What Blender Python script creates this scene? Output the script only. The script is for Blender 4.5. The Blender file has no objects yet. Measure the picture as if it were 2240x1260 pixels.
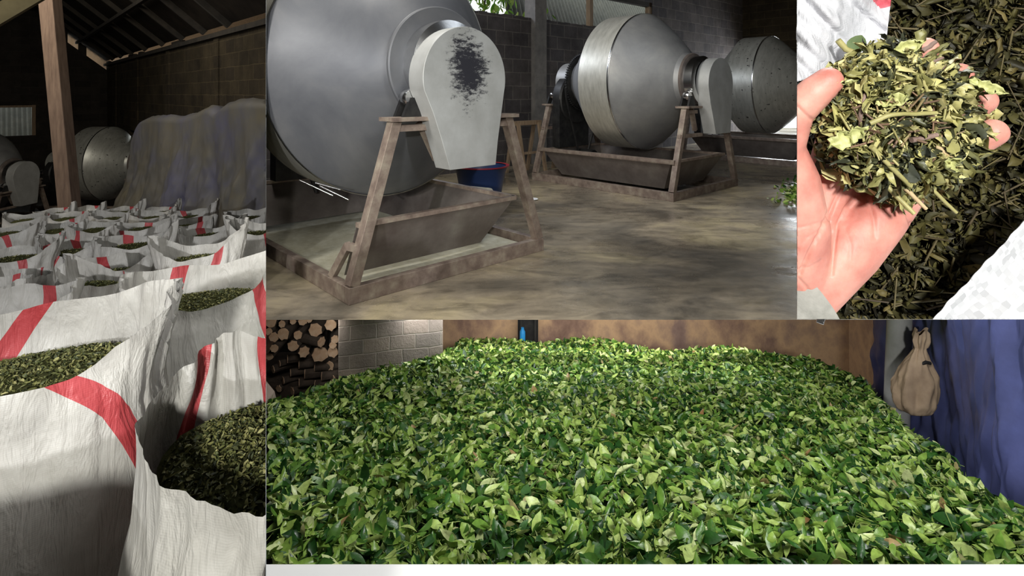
import bpy, bmesh, math, random
import numpy as np
from mathutils import Vector, Matrix, noise as mn
C = bpy.context.scene.collection
PI = math.pi
F, HZ, CX, CZ = 1200.0, 205.0, 1120.0, 1.5      # focal length in px, horizon row, centre column, eye height
random.seed(7)
RNG = np.random.default_rng(11)

def P(px, py, Y):
    return Vector(((px - CX) / F * Y, Y, CZ + (HZ - py) / F * Y))

# ---------------------------------------------------------------- materials
def new_mat(name):
    m = bpy.data.materials.new(name); m.use_nodes = True
    nt = m.node_tree; nt.nodes.clear()
    out = nt.nodes.new('ShaderNodeOutputMaterial'); b = nt.nodes.new('ShaderNodeBsdfPrincipled')
    nt.links.new(b.outputs[0], out.inputs[0])
    return m, nt, b
def nd(nt, t, **kw):
    n = nt.nodes.new(t)
    for k, v in kw.items():
        if k in n.inputs: n.inputs[k].default_value = v
        else: setattr(n, k, v)
    return n
def ramp(nt, stops, fac=None):
    r = nt.nodes.new('ShaderNodeValToRGB'); e = r.color_ramp.elements
    while len(e) < len(stops): e.new(0.5)
    for i, (p, c) in enumerate(stops):
        e[i].position = p; e[i].color = (c[0], c[1], c[2], 1) if hasattr(c, '__len__') else (c, c, c, 1)
    if fac is not None: nt.links.new(fac, r.inputs[0])
    return r
def noise(nt, scale, detail=5, rough=.6, stretch=None, coord='Object', dist=0):
    tc = nt.nodes.new('ShaderNodeTexCoord'); src = tc.outputs[coord]
    if stretch:
        mp = nt.nodes.new('ShaderNodeMapping'); mp.inputs['Scale'].default_value = stretch
        nt.links.new(src, mp.inputs[0]); src = mp.outputs[0]
    n = nt.nodes.new('ShaderNodeTexNoise')
    n.inputs['Scale'].default_value = scale; n.inputs['Detail'].default_value = detail
    n.inputs['Roughness'].default_value = rough; n.inputs['Distortion'].default_value = dist
    nt.links.new(src, n.inputs['Vector'])
    return n
def bump(nt, b, src, strength=.3, dist=.01):
    bp = nt.nodes.new('ShaderNodeBump'); bp.inputs['Strength'].default_value = strength
    bp.inputs['Distance'].default_value = dist
    nt.links.new(src, bp.inputs['Height']); nt.links.new(bp.outputs[0], b.inputs['Normal'])
    return bp
def mat(name, stops, scale=6, rough=.7, metal=0., bmp=.2, bdist=.004, stretch=None, detail=6, spec=.5, rr=None, dist=0, coat=0):
    m, nt, b = new_mat(name)
    if not hasattr(stops[0], '__len__'): stops = [(0, stops), (1, stops)]
    n = noise(nt, scale, detail, .62, stretch, dist=dist)
    r = ramp(nt, stops, n.outputs[0]); nt.links.new(r.outputs[0], b.inputs['Base Color'])
    b.inputs['Roughness'].default_value = rough; b.inputs['Metallic'].default_value = metal
    b.inputs['Specular IOR Level'].default_value = spec
    b.inputs['Coat Weight'].default_value = coat
    if rr:
        q = ramp(nt, [(.35, rr[0]), (.65, rr[1])], n.outputs[0]); nt.links.new(q.outputs[0], b.inputs['Roughness'])
    if bmp: bump(nt, b, n.outputs[0], bmp, bdist)
    return m
def block_mat(name, c1, c2, mortar, bw=.46, bh=.28, ms=.012, stain=(.4, 1.1), mortar_smooth=.3):
    m, nt, b = new_mat(name)
    tc = nd(nt, 'ShaderNodeTexCoord'); sp = nd(nt, 'ShaderNodeSeparateXYZ'); cb = nd(nt, 'ShaderNodeCombineXYZ')
    nt.links.new(tc.outputs['Object'], sp.inputs[0])
    nt.links.new(sp.outputs['X'], cb.inputs['X']); nt.links.new(sp.outputs['Z'], cb.inputs['Y'])
    wn = noise(nt, 3.0, 3); ad = nd(nt, 'ShaderNodeMixRGB', blend_type='ADD'); ad.inputs[0].default_value = .035
    nt.links.new(cb.outputs[0], ad.inputs[1]); nt.links.new(wn.outputs['Color'], ad.inputs[2])
    br = nd(nt, 'ShaderNodeTexBrick'); nt.links.new(ad.outputs[0], br.inputs['Vector'])
    br.inputs['Color1'].default_value = (*c1, 1); br.inputs['Color2'].default_value = (*c2, 1); br.inputs['Mortar'].default_value = (*mortar, 1)
    br.inputs['Scale'].default_value = 1; br.inputs['Brick Width'].default_value = bw; br.inputs['Row Height'].default_value = bh
    br.inputs['Mortar Size'].default_value = ms; br.inputs['Mortar Smooth'].default_value = mortar_smooth
    n = noise(nt, 1.6, 8, .7); r = ramp(nt, [(.3, stain[0]), (.7, stain[1])], n.outputs[0])
    mx = nd(nt, 'ShaderNodeMixRGB', blend_type='MULTIPLY'); mx.inputs[0].default_value = 1
    nt.links.new(br.outputs[0], mx.inputs[1]); nt.links.new(r.outputs[0], mx.inputs[2]); nt.links.new(mx.outputs[0], b.inputs['Base Color'])
    b.inputs['Roughness'].default_value = .92; b.inputs['Specular IOR Level'].default_value = .2
    n2 = noise(nt, 40, 5, .7); a = nd(nt, 'ShaderNodeMath', operation='SUBTRACT'); nt.links.new(n2.outputs[0], a.inputs[0]); nt.links.new(br.outputs['Fac'], a.inputs[1])
    bump(nt, b, a.outputs[0], .6, .012)
    return m
def leaf_mat(name, stops, rough=.4, trans=0., vein=0., rmin=None, spec=.5):
    m, nt, b = new_mat(name)
    g = nt.nodes.new('ShaderNodeNewGeometry')
    r = ramp(nt, stops, g.outputs['Random Per Island'])
    n = noise(nt, 60, 3); q = ramp(nt, [(.3, .72), (.7, 1.18)], n.outputs[0])
    mx = nd(nt, 'ShaderNodeMixRGB', blend_type='MULTIPLY'); mx.inputs[0].default_value = 1
    nt.links.new(r.outputs[0], mx.inputs[1]); nt.links.new(q.outputs[0], mx.inputs[2])
    nt.links.new(mx.outputs[0], b.inputs['Base Color'])
    b.inputs['Roughness'].default_value = rough; b.inputs['Specular IOR Level'].default_value = spec
    bump(nt, b, n.outputs[0], .4, .003)
    if trans:
        t = nt.nodes.new('ShaderNodeBsdfTranslucent'); ms = nt.nodes.new('ShaderNodeMixShader'); ms.inputs[0].default_value = trans
        nt.links.new(mx.outputs[0], t.inputs[0]); nt.links.new(b.outputs[0], ms.inputs[1]); nt.links.new(t.outputs[0], ms.inputs[2])
        out = [x for x in nt.nodes if x.type == 'OUTPUT_MATERIAL'][0]; nt.links.new(ms.outputs[0], out.inputs[0])
    return m

M = {}
M['block'] = block_mat('block_wall', (.115, .10, .095), (.075, .068, .072), (.17, .155, .14))
M['block_brown'] = block_mat('block_wall_brown', (.055, .042, .024), (.035, .027, .018), (.075, .058, .033), bw=.5, bh=.25)
M['block_pale'] = block_mat('block_wall_pale', (.40, .33, .28), (.27, .235, .21), (.42, .37, .32), bw=.21, bh=.118, ms=.006, stain=(.62, 1.15), mortar_smooth=.6)
M['plaster'] = mat('stained_plaster', [(.28, (.08, .04, .03)), (.42, (.24, .15, .11)), (.54, (.50, .33, .19)), (.66, (.24, .16, .13)), (.8, (.12, .07, .06))], scale=1.3, rough=.9, detail=9, stretch=(1, 1, .7), bmp=.4, bdist=.01)
M['dark'] = mat('sooty_timber', [(.3, (.012, .010, .008)), (.7, (.035, .028, .02))], scale=4, rough=.95)
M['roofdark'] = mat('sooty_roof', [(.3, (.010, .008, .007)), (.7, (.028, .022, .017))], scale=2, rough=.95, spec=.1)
M['timber'] = mat('pale_timber', [(.3, (.20, .13, .08)), (.7, (.34, .25, .16))], scale=3, rough=.85, stretch=(8, 8, 1))
M['redtimber'] = mat('reddish_timber', [(.3, (.11, .07, .05)), (.7, (.20, .135, .095))], scale=3, rough=.85, stretch=(8, 8, 1))
M['timberg'] = mat('greenish_timber', [(.3, (.12, .10, .05)), (.7, (.2, .17, .09))], scale=3, rough=.85)
M['concrete'] = mat('grey_concrete', [(.3, (.10, .095, .09)), (.7, (.2, .185, .17))], scale=4, rough=.9)
M['steel'] = mat('painted_steel', [(.3, (.16, .115, .095)), (.5, (.28, .215, .175)), (.72, (.42, .36, .28))], scale=9, rough=.55, metal=.25, detail=8)
M['galv'] = mat('galvanised_band', [(.28, (.50, .485, .42)), (.7, (.74, .72, .64))], scale=5, rough=.42, metal=.55, stretch=(1, 4, 1), detail=8, bmp=.05)
M['galvdark'] = mat('worn_drum_sheet', [(.25, (.20, .20, .205)), (.5, (.31, .31, .31)), (.75, (.42, .41, .39))], scale=1.6, rough=.52, metal=.45, detail=9, bmp=.05, dist=.3)
M['drumdark'] = mat('dark_drum_sheet', [(.25, (.095, .10, .115)), (.5, (.15, .155, .17)), (.75, (.22, .22, .225))], scale=1.3, rough=.5, metal=.3, detail=9, bmp=.05, dist=.5)
M['neck'] = mat('rusty_neck', [(.3, (.12, .10, .09)), (.7, (.22, .18, .155))], scale=8, rough=.6, metal=.4)
M['shiny'] = mat('bright_metal', [(.3, (.6, .6, .6)), (.7, (.8, .8, .8))], scale=8, rough=.22, metal=1.)
M['iron'] = mat('dark_iron', [(.3, (.02, .02, .022)), (.7, (.06, .058, .055))], scale=8, rough=.5, metal=.6)
M['tray'] = mat('dusty_tray_sheet', [(.3, (.14, .11, .10)), (.6, (.24, .21, .19)), (.8, (.34, .32, .27))], scale=3, rough=.5, metal=.35, detail=8)
M['dust'] = mat('tea_dust', [(.3, (.52, .48, .34)), (.7, (.72, .69, .56))], scale=12, rough=1, spec=.1)
M['white'] = mat('white_paint', [(.3, (.93, .93, .93)), (.7, (.97, .97, .97))], scale=6, rough=.8, bmp=.03)
M['curtain'] = mat('dark_sheet', [(.3, (.05, .048, .045)), (.7, (.09, .085, .08))], scale=3, rough=.9)
M['corr'] = mat('corrugated_sheet', [(.3, (.11, .115, .095)), (.7, (.19, .19, .155))], scale=4, rough=.6, metal=.1, detail=7)
M['corrwarm'] = leaf_mat('translucent_warm_sheet', [(0, (.55, .43, .31)), (1, (.66, .54, .42))], rough=.6, trans=.55)
M['bluep'] = mat('blue_plastic', (.012, .03, .10), rough=.4, bmp=0)
M['redp'] = mat('red_plastic', (.3, .02, .03), rough=.4, bmp=0)
M['cream'] = mat('cream_plastic', [(.3, (.55, .50, .38)), (.7, (.75, .71, .6))], scale=12, rough=.5)
M['sky_blue'] = mat('sky_blue_plastic', (.02, .25, .6), rough=.4, bmp=0)
M['leaf'] = leaf_mat('fresh_leaf', [(0, (.012, .05, .010)), (.25, (.03, .105, .016)), (.46, (.12, .25, .035)), (.68, (.28, .42, .075)), (.88, (.46, .58, .17)), (.985, (.60, .68, .32)), (1, (.30, .16, .06))], rough=.33, trans=.12)
M['leafbase'] = mat('leaf_shade', [(.3, (.012, .03, .008)), (.7, (.03, .07, .015))], scale=30, rough=.9)
M['stemg'] = leaf_mat('green_stem', [(0, (.12, .22, .03)), (1, (.3, .38, .1))], rough=.5)
M['dry'] = leaf_mat('dried_leaf', [(0, (.028, .036, .016)), (.2, (.065, .08, .024)), (.55, (.145, .15, .045)), (.85, (.26, .255, .085)), (1, (.40, .37, .16))], rough=.55)
M['drybase'] = mat('dried_shade', [(.3, (.02, .022, .008)), (.7, (.06, .06, .022))], scale=60, rough=1, spec=.1)
M['bark'] = mat('bark', [(.3, (.05, .038, .03)), (.7, (.12, .09, .07))], scale=14, rough=.95, bmp=.6, bdist=.01)
M['cut'] = mat('cut_wood', [(.25, (.45, .25, .14)), (.5, (.68, .46, .30)), (.75, (.78, .62, .46))], scale=14, rough=.8)
M['tarp'] = mat('blue_tarpaulin', [(.25, (.05, .055, .13)), (.5, (.09, .105, .27)), (.72, (.14, .17, .46))], scale=1.6, rough=.5, detail=8, bmp=.3, bdist=.02)
M['tarpg'] = mat('grey_blue_tarpaulin', [(.32, (.15, .13, .085)), (.5, (.12, .115, .11)), (.66, (.10, .10, .17))], scale=.7, rough=.6, detail=8, bmp=.3, bdist=.02)
M['kraft'] = mat('kraft_paper', [(.3, (.30, .21, .14)), (.7, (.5, .37, .25))], scale=5, rough=.8)

def floor_mat():
    m, nt, b = new_mat('stained_floor')
    n = noise(nt, .55, 10, .62, dist=.6)
    r = ramp(nt, [(.3, (.07, .062, .05)), (.42, (.19, .16, .12)), (.52, (.34, .28, .20)), (.62, (.47, .39, .24)), (.75, (.31, .25, .20))], n.outputs[0])
    n2 = noise(nt, 2.3, 9, .7, stretch=(1, 2.2, 1), dist=.8)
    q = ramp(nt, [(.33, .5), (.55, 1.1), (.7, 1.25)], n2.outputs[0])
    mx = nd(nt, 'ShaderNodeMixRGB', blend_type='MULTIPLY'); mx.inputs[0].default_value = 1
    nt.links.new(r.outputs[0], mx.inputs[1]); nt.links.new(q.outputs[0], mx.inputs[2]); nt.links.new(mx.outputs[0], b.inputs['Base Color'])
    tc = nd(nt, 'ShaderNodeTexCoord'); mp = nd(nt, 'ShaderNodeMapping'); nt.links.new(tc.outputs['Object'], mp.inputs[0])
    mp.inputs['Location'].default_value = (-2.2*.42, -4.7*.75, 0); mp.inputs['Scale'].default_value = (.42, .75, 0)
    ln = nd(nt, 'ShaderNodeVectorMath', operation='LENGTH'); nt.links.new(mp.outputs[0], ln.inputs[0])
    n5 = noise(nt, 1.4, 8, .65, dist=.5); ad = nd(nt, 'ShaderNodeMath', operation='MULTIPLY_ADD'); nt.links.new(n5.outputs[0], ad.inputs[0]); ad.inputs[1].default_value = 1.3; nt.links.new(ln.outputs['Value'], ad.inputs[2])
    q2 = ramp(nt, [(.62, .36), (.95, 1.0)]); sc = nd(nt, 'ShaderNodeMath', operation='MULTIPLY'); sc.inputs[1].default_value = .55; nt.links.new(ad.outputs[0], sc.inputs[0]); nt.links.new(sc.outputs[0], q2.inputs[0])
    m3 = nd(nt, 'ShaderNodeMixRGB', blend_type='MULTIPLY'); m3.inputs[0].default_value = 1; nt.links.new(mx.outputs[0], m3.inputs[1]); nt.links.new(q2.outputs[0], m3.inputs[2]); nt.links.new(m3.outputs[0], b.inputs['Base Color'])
    n3 = noise(nt, .9, 8, .7); rr = ramp(nt, [(.38, .13), (.6, .55)], n3.outputs[0]); b.inputs['Specular IOR Level'].default_value = .85; nt.links.new(rr.outputs[0], b.inputs['Roughness'])
    n4 = noise(nt, 9, 6, .7); bump(nt, b, n4.outputs[0], .25, .01)
    return m
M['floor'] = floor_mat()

# ---------------------------------------------------------------- mesh building
class MB:
    def __init__(s): s.v = []; s.f = []; s.m = []
    def add(s, vs, fs, mi=0):
        o = len(s.v); s.v += [tuple(v) for v in vs]; s.f += [tuple(i + o for i in f) for f in fs]; s.m += [mi] * len(fs)
    def box(s, a, b, mi=0):
        x0, y0, z0 = a; x1, y1, z1 = b
        s.add([(x0,y0,z0),(x1,y0,z0),(x1,y1,z0),(x0,y1,z0),(x0,y0,z1),(x1,y0,z1),(x1,y1,z1),(x0,y1,z1)],
              [(0,3,2,1),(4,5,6,7),(0,1,5,4),(1,2,6,5),(2,3,7,6),(3,0,4,7)], mi); return s
    def beam(s, p, q, w, h, up=(0,0,1), mi=0):
        p = Vector(p); q = Vector(q); d = (q - p).normalized(); up = Vector(up)
        x = d.cross(up)
        if x.length < 1e-4: x = d.cross(Vector((1,0,0)))
        x.normalize(); y = x.cross(d).normalized()
        vs = [e + x*(i*w/2) + y*(j*h/2) for e in (p, q) for i, j in ((-1,-1),(1,-1),(1,1),(-1,1))]
        s.add(vs, [(0,1,2,3),(7,6,5,4),(0,4,5,1),(1,5,6,2),(2,6,7,3),(3,7,4,0)], mi); return s
    def tube(s, pts, r, n=10, mi=0, cap=True):
        pts = [Vector(p) for p in pts]; rs = r if hasattr(r, '__len__') else [r]*len(pts)
        ring = []; vs = []; x = None
        for i, p in enumerate(pts):
            d = (pts[min(i+1, len(pts)-1)] - pts[max(i-1, 0)]).normalized()
            if x is None:
                x = d.orthogonal().normalized()
            else:
                x = (x - d*x.dot(d)).normalized()
            y = d.cross(x)
            for k in range(n):
                a = 2*PI*k/n; vs.append(p + (x*math.cos(a) + y*math.sin(a))*rs[i])
        fs = []
        for i in range(len(pts)-1):
            for k in range(n):
                a = i*n+k; b = i*n+(k+1)%n; fs.append((a, b, b+n, a+n))
        if cap: fs.append(tuple(range(n-1, -1, -1))); fs.append(tuple((len(pts)-1)*n + k for k in range(n)))
        s.add(vs, fs, mi); return s
    def lathe(s, prof, org, n=64, mi=0, close=False):   # profile (radius, y) round the local y axis
        ox, oy, oz = org; vs = []; fs = []
        for r, y in prof:
            for k in range(n):
                a = 2*PI*k/n; vs.append((ox + r*math.cos(a), oy + y, oz + r*math.sin(a)))
        for i in range(len(prof)-1):
            for k in range(n):
                a = i*n+k; b = i*n+(k+1)%n; fs.append((a, b, b+n, a+n))
        if close:
            fs.append(tuple(range(n-1, -1, -1))); fs.append(tuple((len(prof)-1)*n + k for k in range(n)))
        s.add(vs, fs, mi); return s
    def prism(s, poly, y0, y1, mi=0):   # polygon in local xz extruded along y
        n = len(poly)
        vs = [(x, y0, z) for x, z in poly] + [(x, y1, z) for x, z in poly]
        fs = [tuple(range(n)), tuple(range(2*n-1, n-1, -1))] + [(i, i+n, (i+1) % n + n, (i+1) % n) for i in range(n)]
        s.add(vs, fs, mi); return s
    def grid(s, fn, nu, nv, mi=0, wrap=False, mfn=None):
        o = len(s.v)
        for j in range(nv):
            for i in range(nu): s.v.append(tuple(fn(i/(nu if wrap else nu-1), j/(nv-1))))
        for j in range(nv-1):
            for i in range(nu if wrap else nu-1):
                a = o+j*nu+i; b = o+j*nu+(i+1)%nu
                s.f.append((a, b, b+nu, a+nu)); s.m.append(mfn(i, j) if mfn else mi)
        return s
    def build(s, name, mats, parent=None, smooth=None, bevel=0):
        me = bpy.data.meshes.new(name); me.from_pydata(s.v, [], s.f)
        if not isinstance(mats, (list, tuple)): mats = [mats]
        for mm in mats: me.materials.append(mm)
        me.polygons.foreach_set('material_index', s.m)
        if smooth is not None:
            me.polygons.foreach_set('use_smooth', [True]*len(s.f)); me.set_sharp_from_angle(angle=math.radians(smooth))
        me.update()
        o = bpy.data.objects.new(name, me); C.objects.link(o); o.parent = parent
        if bevel:
            b = o.modifiers.new('bevel', 'BEVEL'); b.width = bevel; b.segments = 2; b.limit_method = 'ANGLE'
        return o
def tag(o, label=None, cat=None, group=None, kind=None):
    if label: o['label'] = label
    if cat: o['category'] = cat
    if group: o['group'] = group
    if kind: o['kind'] = kind
    return o
def empty(name, loc, rz=0, label=None, cat=None, group=None):
    o = bpy.data.objects.new(name, None); C.objects.link(o); o.location = loc; o.rotation_euler = (0, 0, rz)
    o.empty_display_size = .1
    return tag(o, label, cat, group)
def struct(o): o['kind'] = 'structure'; return o
def local_matrix(o):
    return (local_matrix(o.parent) if o.parent else Matrix()) @ Matrix.LocRotScale(o.location, o.rotation_euler, o.scale)
def clip(o, no, fill=True):
    """cut a mesh off at a plane through the camera point; keeps the side the normal points to"""
    for ch in list(o.children): clip(ch, no, fill)
    if o.type != 'MESH': return
    if o.data.users > 1: o.data = o.data.copy()
    mi = local_matrix(o).inverted(); co = mi @ Vector((0, 0, CZ)); n = (mi.to_3x3() @ Vector(no)).normalized()
    bm = bmesh.new(); bm.from_mesh(o.data)
    r = bmesh.ops.bisect_plane(bm, geom=bm.verts[:]+bm.edges[:]+bm.faces[:], plane_co=co + n*.0005, plane_no=n, clear_inner=True)
    if fill and len(r['geom_cut']):
        es = [e for e in r['geom_cut'] if isinstance(e, bmesh.types.BMEdge)]
        if es: bmesh.ops.triangle_fill(bm, edges=es, use_beauty=False)
    bm.to_mesh(o.data); bm.free(); o.data.update()
    if len(o.data.vertices) == 0: bpy.data.objects.remove(o)
# the three partition planes, all vertical or sloping through the eye point
XL = (582 - CX)/F; XR = (1742 - CX)/F; ZB = (HZ - 699.5)/F
N_RIGHT_OF_582 = (1, -XL, 0); N_LEFT_OF_582 = (-1, XL, 0)
N_RIGHT_OF_1742 = (1, -XR, 0)
N_ABOVE_699 = (0, -ZB, 1)
# ================================================================ DRUM ROOM (upper middle)
AU = math.atan2(1200, 1280)                    # direction of the row of machines
U = Vector((math.cos(AU), math.sin(AU), 0)); V = Vector((-math.sin(AU), math.cos(AU), 0))
def UV(u, v, z=0): return U*u + V*v + Vector((0, 0, z))
EDGE = 1.5*F/(699.5-HZ)                        # where the upper floor ends towards the viewer
DW = 8.3                                       # block wall behind the machines, measured along V
UC = 18.6                                      # side wall, measured along U
def wall_xy(mb, x0, x1, z0, z1, th=.2): mb.box((x0, 0, z0), (x1, th, z1))
# upper floor with a chamfered front edge
b = MB()
y0, y1, xr = EDGE, 24.0, 21.0
xl0, xl1 = XL*y0, XL*y1
b.add([(xl0, y0, 0), (xr, y0, 0), (xr, y1, 0), (xl1, y1, 0), (xl0-.22*1, y0+.5, -.2), (xr, y0+.5, -.2), (xr, y1, -.2), (xl1, y1, -.2)],
      [(0,1,2,3),(4,7,6,5),(0,4,5,1),(1,5,6,2),(2,6,7,3),(3,7,4,0)])
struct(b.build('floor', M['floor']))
# back wall: sill at 3.12 with an opening up to 3.9, solid beyond
w = MB(); SILL = 3.12
wall_xy(w, -4, 15.3, 0, SILL); wall_xy(w, -4, 15.3, 3.95, 5.4)
u_pil = None
def u_at(px, d=DW):      # position along the back wall of an image column
    k = (px-CX)/F
    # point = U*u + V*d ; x = k*y
    return d*(V.x - k*V.y)/(k*U.y - U.x)
wu = u_at(1427)
w = MB(); wall_xy(w, -4, UC, 0, SILL); wall_xy(w, wu, UC, SILL, 5.4); wall_xy(w, -4, wu, 3.98, 5.4)
for k in range(60):      # uneven mortar on the sill
    x = -4 + k*.32 + random.uniform(0, .1); h = random.uniform(.005, .03)
    w.box((x, .01, SILL), (x+random.uniform(.1, .3), .19, SILL+h))
o = w.build('wall_back', M['block']); o.location = V*DW; o.rotation_euler = (0, 0, AU); struct(o); clip(o, N_RIGHT_OF_582)
p = MB(); a, c = u_at(1162), u_at(1187); p.box((a, -.12, 0), (c, .2, 5.4))
o = p.build('trim_1', M['concrete']); o.location = V*DW; o.rotation_euler = (0, 0, AU); struct(o)
for i, (pa, pb) in enumerate(((1292, 1299), (1421, 1434))):
    p = MB(); p.box((u_at(pa), .02, SILL), (u_at(pb), .14, 3.98)); o = p.build('trim_%d' % (i+2), M['timber']); o.location = V*DW; o.rotation_euler = (0, 0, AU); struct(o)
p = MB(); p.box((-4, .02, 3.86), (wu, .15, 3.98)); o = p.build('trim_4', M['dark']); o.location = V*DW; o.rotation_euler = (0, 0, AU); struct(o)
# side wall with the big doorway
s = MB()    # local x runs towards the viewer (-V)
L = 16.0; d0, d1, dz = .02, 2.9, 2.62
s.box((-.2, 0, 0), (d0, .2, 5.4)); s.box((d0, 0, dz), (d1, .2, 5.4)); s.box((d1, 0, 0), (L, .2, 5.4))
o = s.build('wall_right', M['block_brown']); o.location = UV(UC, DW); o.rotation_euler = (0, 0, AU - PI/2); struct(o)
p = MB(); p.box((-.12, -.02, 0), (0.02, .05, 5.4)); 
# ceiling over the drum room
c = MB(); cq = [UV(-12, -17), UV(UC+.2, -17), UV(UC+.2, DW+.2), UV(-2.0, DW+.2), UV(-12, 0)]; c.add([(q.x, q.y, 5.4) for q in cq[:2]] + [(cq[2].x, cq[2].y, 5.4), (XL*11.2, 11.2, 5.4)] + [(q.x, q.y, 5.5) for q in cq[:2]] + [(cq[2].x, cq[2].y, 5.5), (XL*11.2, 11.2, 5.5)],
      [(0,3,2,1),(4,5,6,7),(0,1,5,4),(1,2,6,5),(2,3,7,6),(3,0,4,7)])
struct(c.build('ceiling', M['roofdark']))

# neighbour's corrugated roof and a bush, seen through the opening
def corr_sheet(p0, du, dv, nu, nv, waves, amp, mt, name, nrm, thick=.01):
    b = MB(); du = Vector(du); dv = Vector(dv); nrm = Vector(nrm).normalized(); p0 = Vector(p0)
    b.grid(lambda s, t: p0 + du*s + dv*t + nrm*(amp*math.sin(2*PI*waves*s)), nu, nv)
    b.grid(lambda s, t: p0 + du*(1-s) + dv*t + nrm*(amp*math.sin(2*PI*waves*(1-s)) - thick), nu, nv)
    o = b.build(name, mt, smooth=60); return o
q0 = UV(u_at(1112)+.25, DW+1.5, 3.15)
o = corr_sheet(UV(u_at(1113, DW+1.0), DW+1.0, 3.0) , UV(11.5, 1.2, 0), UV(1.6, 2.2, 2.4), 560, 2, 66, .03, M['corr'], 'corrugated_roof', (0, -.5, 1))
tag(o, 'grey corrugated metal roof of the neighbouring shed, seen over the block wall', 'roof')
def leaf_template():
    L = [(-.5, .02), (-.28, .36), (0, .5), (.27, .36), (.5, .03)]
    return L
def leaves_mesh(pos, size, aspect, yaw, tilt, roll, bend, fold, twist=None):
    """numpy: many folded, bent leaves; returns verts and quads"""
    n = len(pos); rows = np.array([-.5, -.3, -.05, .22, .5]); wid = np.array([.04, .36, .5, .36, .02])
    nr = len(rows)
    V3 = np.zeros((n, nr, 3, 3))
    for j in range(nr):
        for k, s in enumerate((-1, 0, 1)):
            t = rows[j]; w = wid[j]*s*aspect
            ang = bend*t
            V3[:, j, k, 0] = np.where(np.abs(bend) > 1e-3, np.sin(ang)/np.where(np.abs(bend) > 1e-3, bend, 1), t)
            V3[:, j, k, 1] = w*np.cos(fold)
            V3[:, j, k, 2] = np.where(np.abs(bend) > 1e-3, (1-np.cos(ang))/np.where(np.abs(bend) > 1e-3, bend, 1), 0) + abs(s)*np.abs(w)*np.sin(fold)
            if twist is not None:
                a = twist*t; y = V3[:, j, k, 1].copy(); z = V3[:, j, k, 2].copy()
                V3[:, j, k, 1] = y*np.cos(a) - z*np.sin(a); V3[:, j, k, 2] = y*np.sin(a) + z*np.cos(a)
    V3 *= size[:, None, None, None]
    def rot(A, axis, ang):
        c, s = np.cos(ang)[:, None, None], np.sin(ang)[:, None, None]
        i, j = [(1, 2), (2, 0), (0, 1)][axis]
        a = A[..., i]*c - A[..., j]*s; b = A[..., i]*s + A[..., j]*c; A[..., i] = a; A[..., j] = b
    rot(V3, 0, roll); rot(V3, 1, tilt); rot(V3, 2, yaw)
    V3 += pos[:, None, None, :]
    base = (np.arange(n)*nr*3)[:, None]
    q = []
    for j in range(nr-1):
        for k in range(2):
            a = j*3+k; q.append([a, a+1, a+4, a+3])
    q = np.array(q); F4 = (base[:, None, :] + q[None]).reshape(-1, 4)
    return V3.reshape(-1, 3), F4
def np_mesh(name, chunks, mats, parent=None, smooth=True):
    """chunks: list of (verts, quads, material index)"""
    nv = 0; vs = []; fs = []; ms = []
    for v, f, mi in chunks:
        vs.append(v); fs.append(f + nv); ms.append(np.full(len(f), mi)); nv += len(v)
    v = np.concatenate(vs); f = np.concatenate(fs); m_ = np.concatenate(ms)
    me = bpy.data.meshes.new(name); me.vertices.add(len(v)); me.vertices.foreach_set('co', v.astype('f').ravel())
    me.loops.add(f.size); me.loops.foreach_set('vertex_index', f.astype('i').ravel())
    me.polygons.add(len(f)); me.polygons.foreach_set('loop_start', np.arange(0, f.size, 4, dtype='i'))
    me.update(calc_edges=True)
    for mm in (mats if isinstance(mats, list) else [mats]): me.materials.append(mm)
    me.polygons.foreach_set('material_index', m_.astype('i'))
    me.polygons.foreach_set('use_smooth', np.full(len(f), smooth)); me.update(); me.validate()
    o = bpy.data.objects.new(name, me); C.objects.link(o); o.parent = parent
    return o
def sticks(p, q, r, n=5):
    """numpy: straight thin sticks from p to q"""
    d = q - p; d /= np.linalg.norm(d, axis=1)[:, None] + 1e-9
    a = np.cross(d, np.tile([.3, .5, .81], (len(p), 1))); a /= np.linalg.norm(a, axis=1)[:, None] + 1e-9
    b = np.cross(d, a); V_ = []
    for e in (p, q):
        for k in range(n):
            t = 2*PI*k/n; V_.append(e + (a*math.cos(t) + b*math.sin(t))*r[:, None])
    V_ = np.stack(V_, 1); base = (np.arange(len(p))*2*n)[:, None, None]
    fq = np.array([[k, (k+1) % n, (k+1) % n+n, k+n] for k in range(n)])
    return V_.reshape(-1, 3), (base + fq[None]).reshape(-1, 4)
# bush outside
n = 230
cpos = UV(u_at(1062, DW+1.6), DW+1.6, 3.62)
pp = np.array(cpos) + RNG.normal(0, 1, (n, 3))*np.array([.55, .4, .4])
v_, f_ = leaves_mesh(pp, RNG.uniform(.16, .30, n), RNG.uniform(.35, .5, n), RNG.uniform(0, 6.3, n), RNG.uniform(.4, 1.4, n), RNG.uniform(-1, 1, n), RNG.uniform(0, 1.2, n), RNG.uniform(0, .4, n))
M['bushleaf'] = leaf_mat('bush_leaf', [(0, (.12, .3, .03)), (.6, (.3, .55, .08)), (1, (.6, .7, .2))], rough=.5, trans=.4)
r = empty('bush', UV(u_at(1062, DW+1.6), DW+1.6, 0), 0, 'sunlit green bush outside the opening over the block wall', 'bush')
o = np_mesh('foliage', [(v_ - np.array(r.location), f_, 0)], M['bushleaf'], r)
t = MB(); t.tube([(0,0,-.2), (.05,0,1.5), (-.1,.1,3.0), (0,0,3.8)], [.06,.05,.04,.02]); t.build('stem', M['bark'], r, 40)

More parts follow.
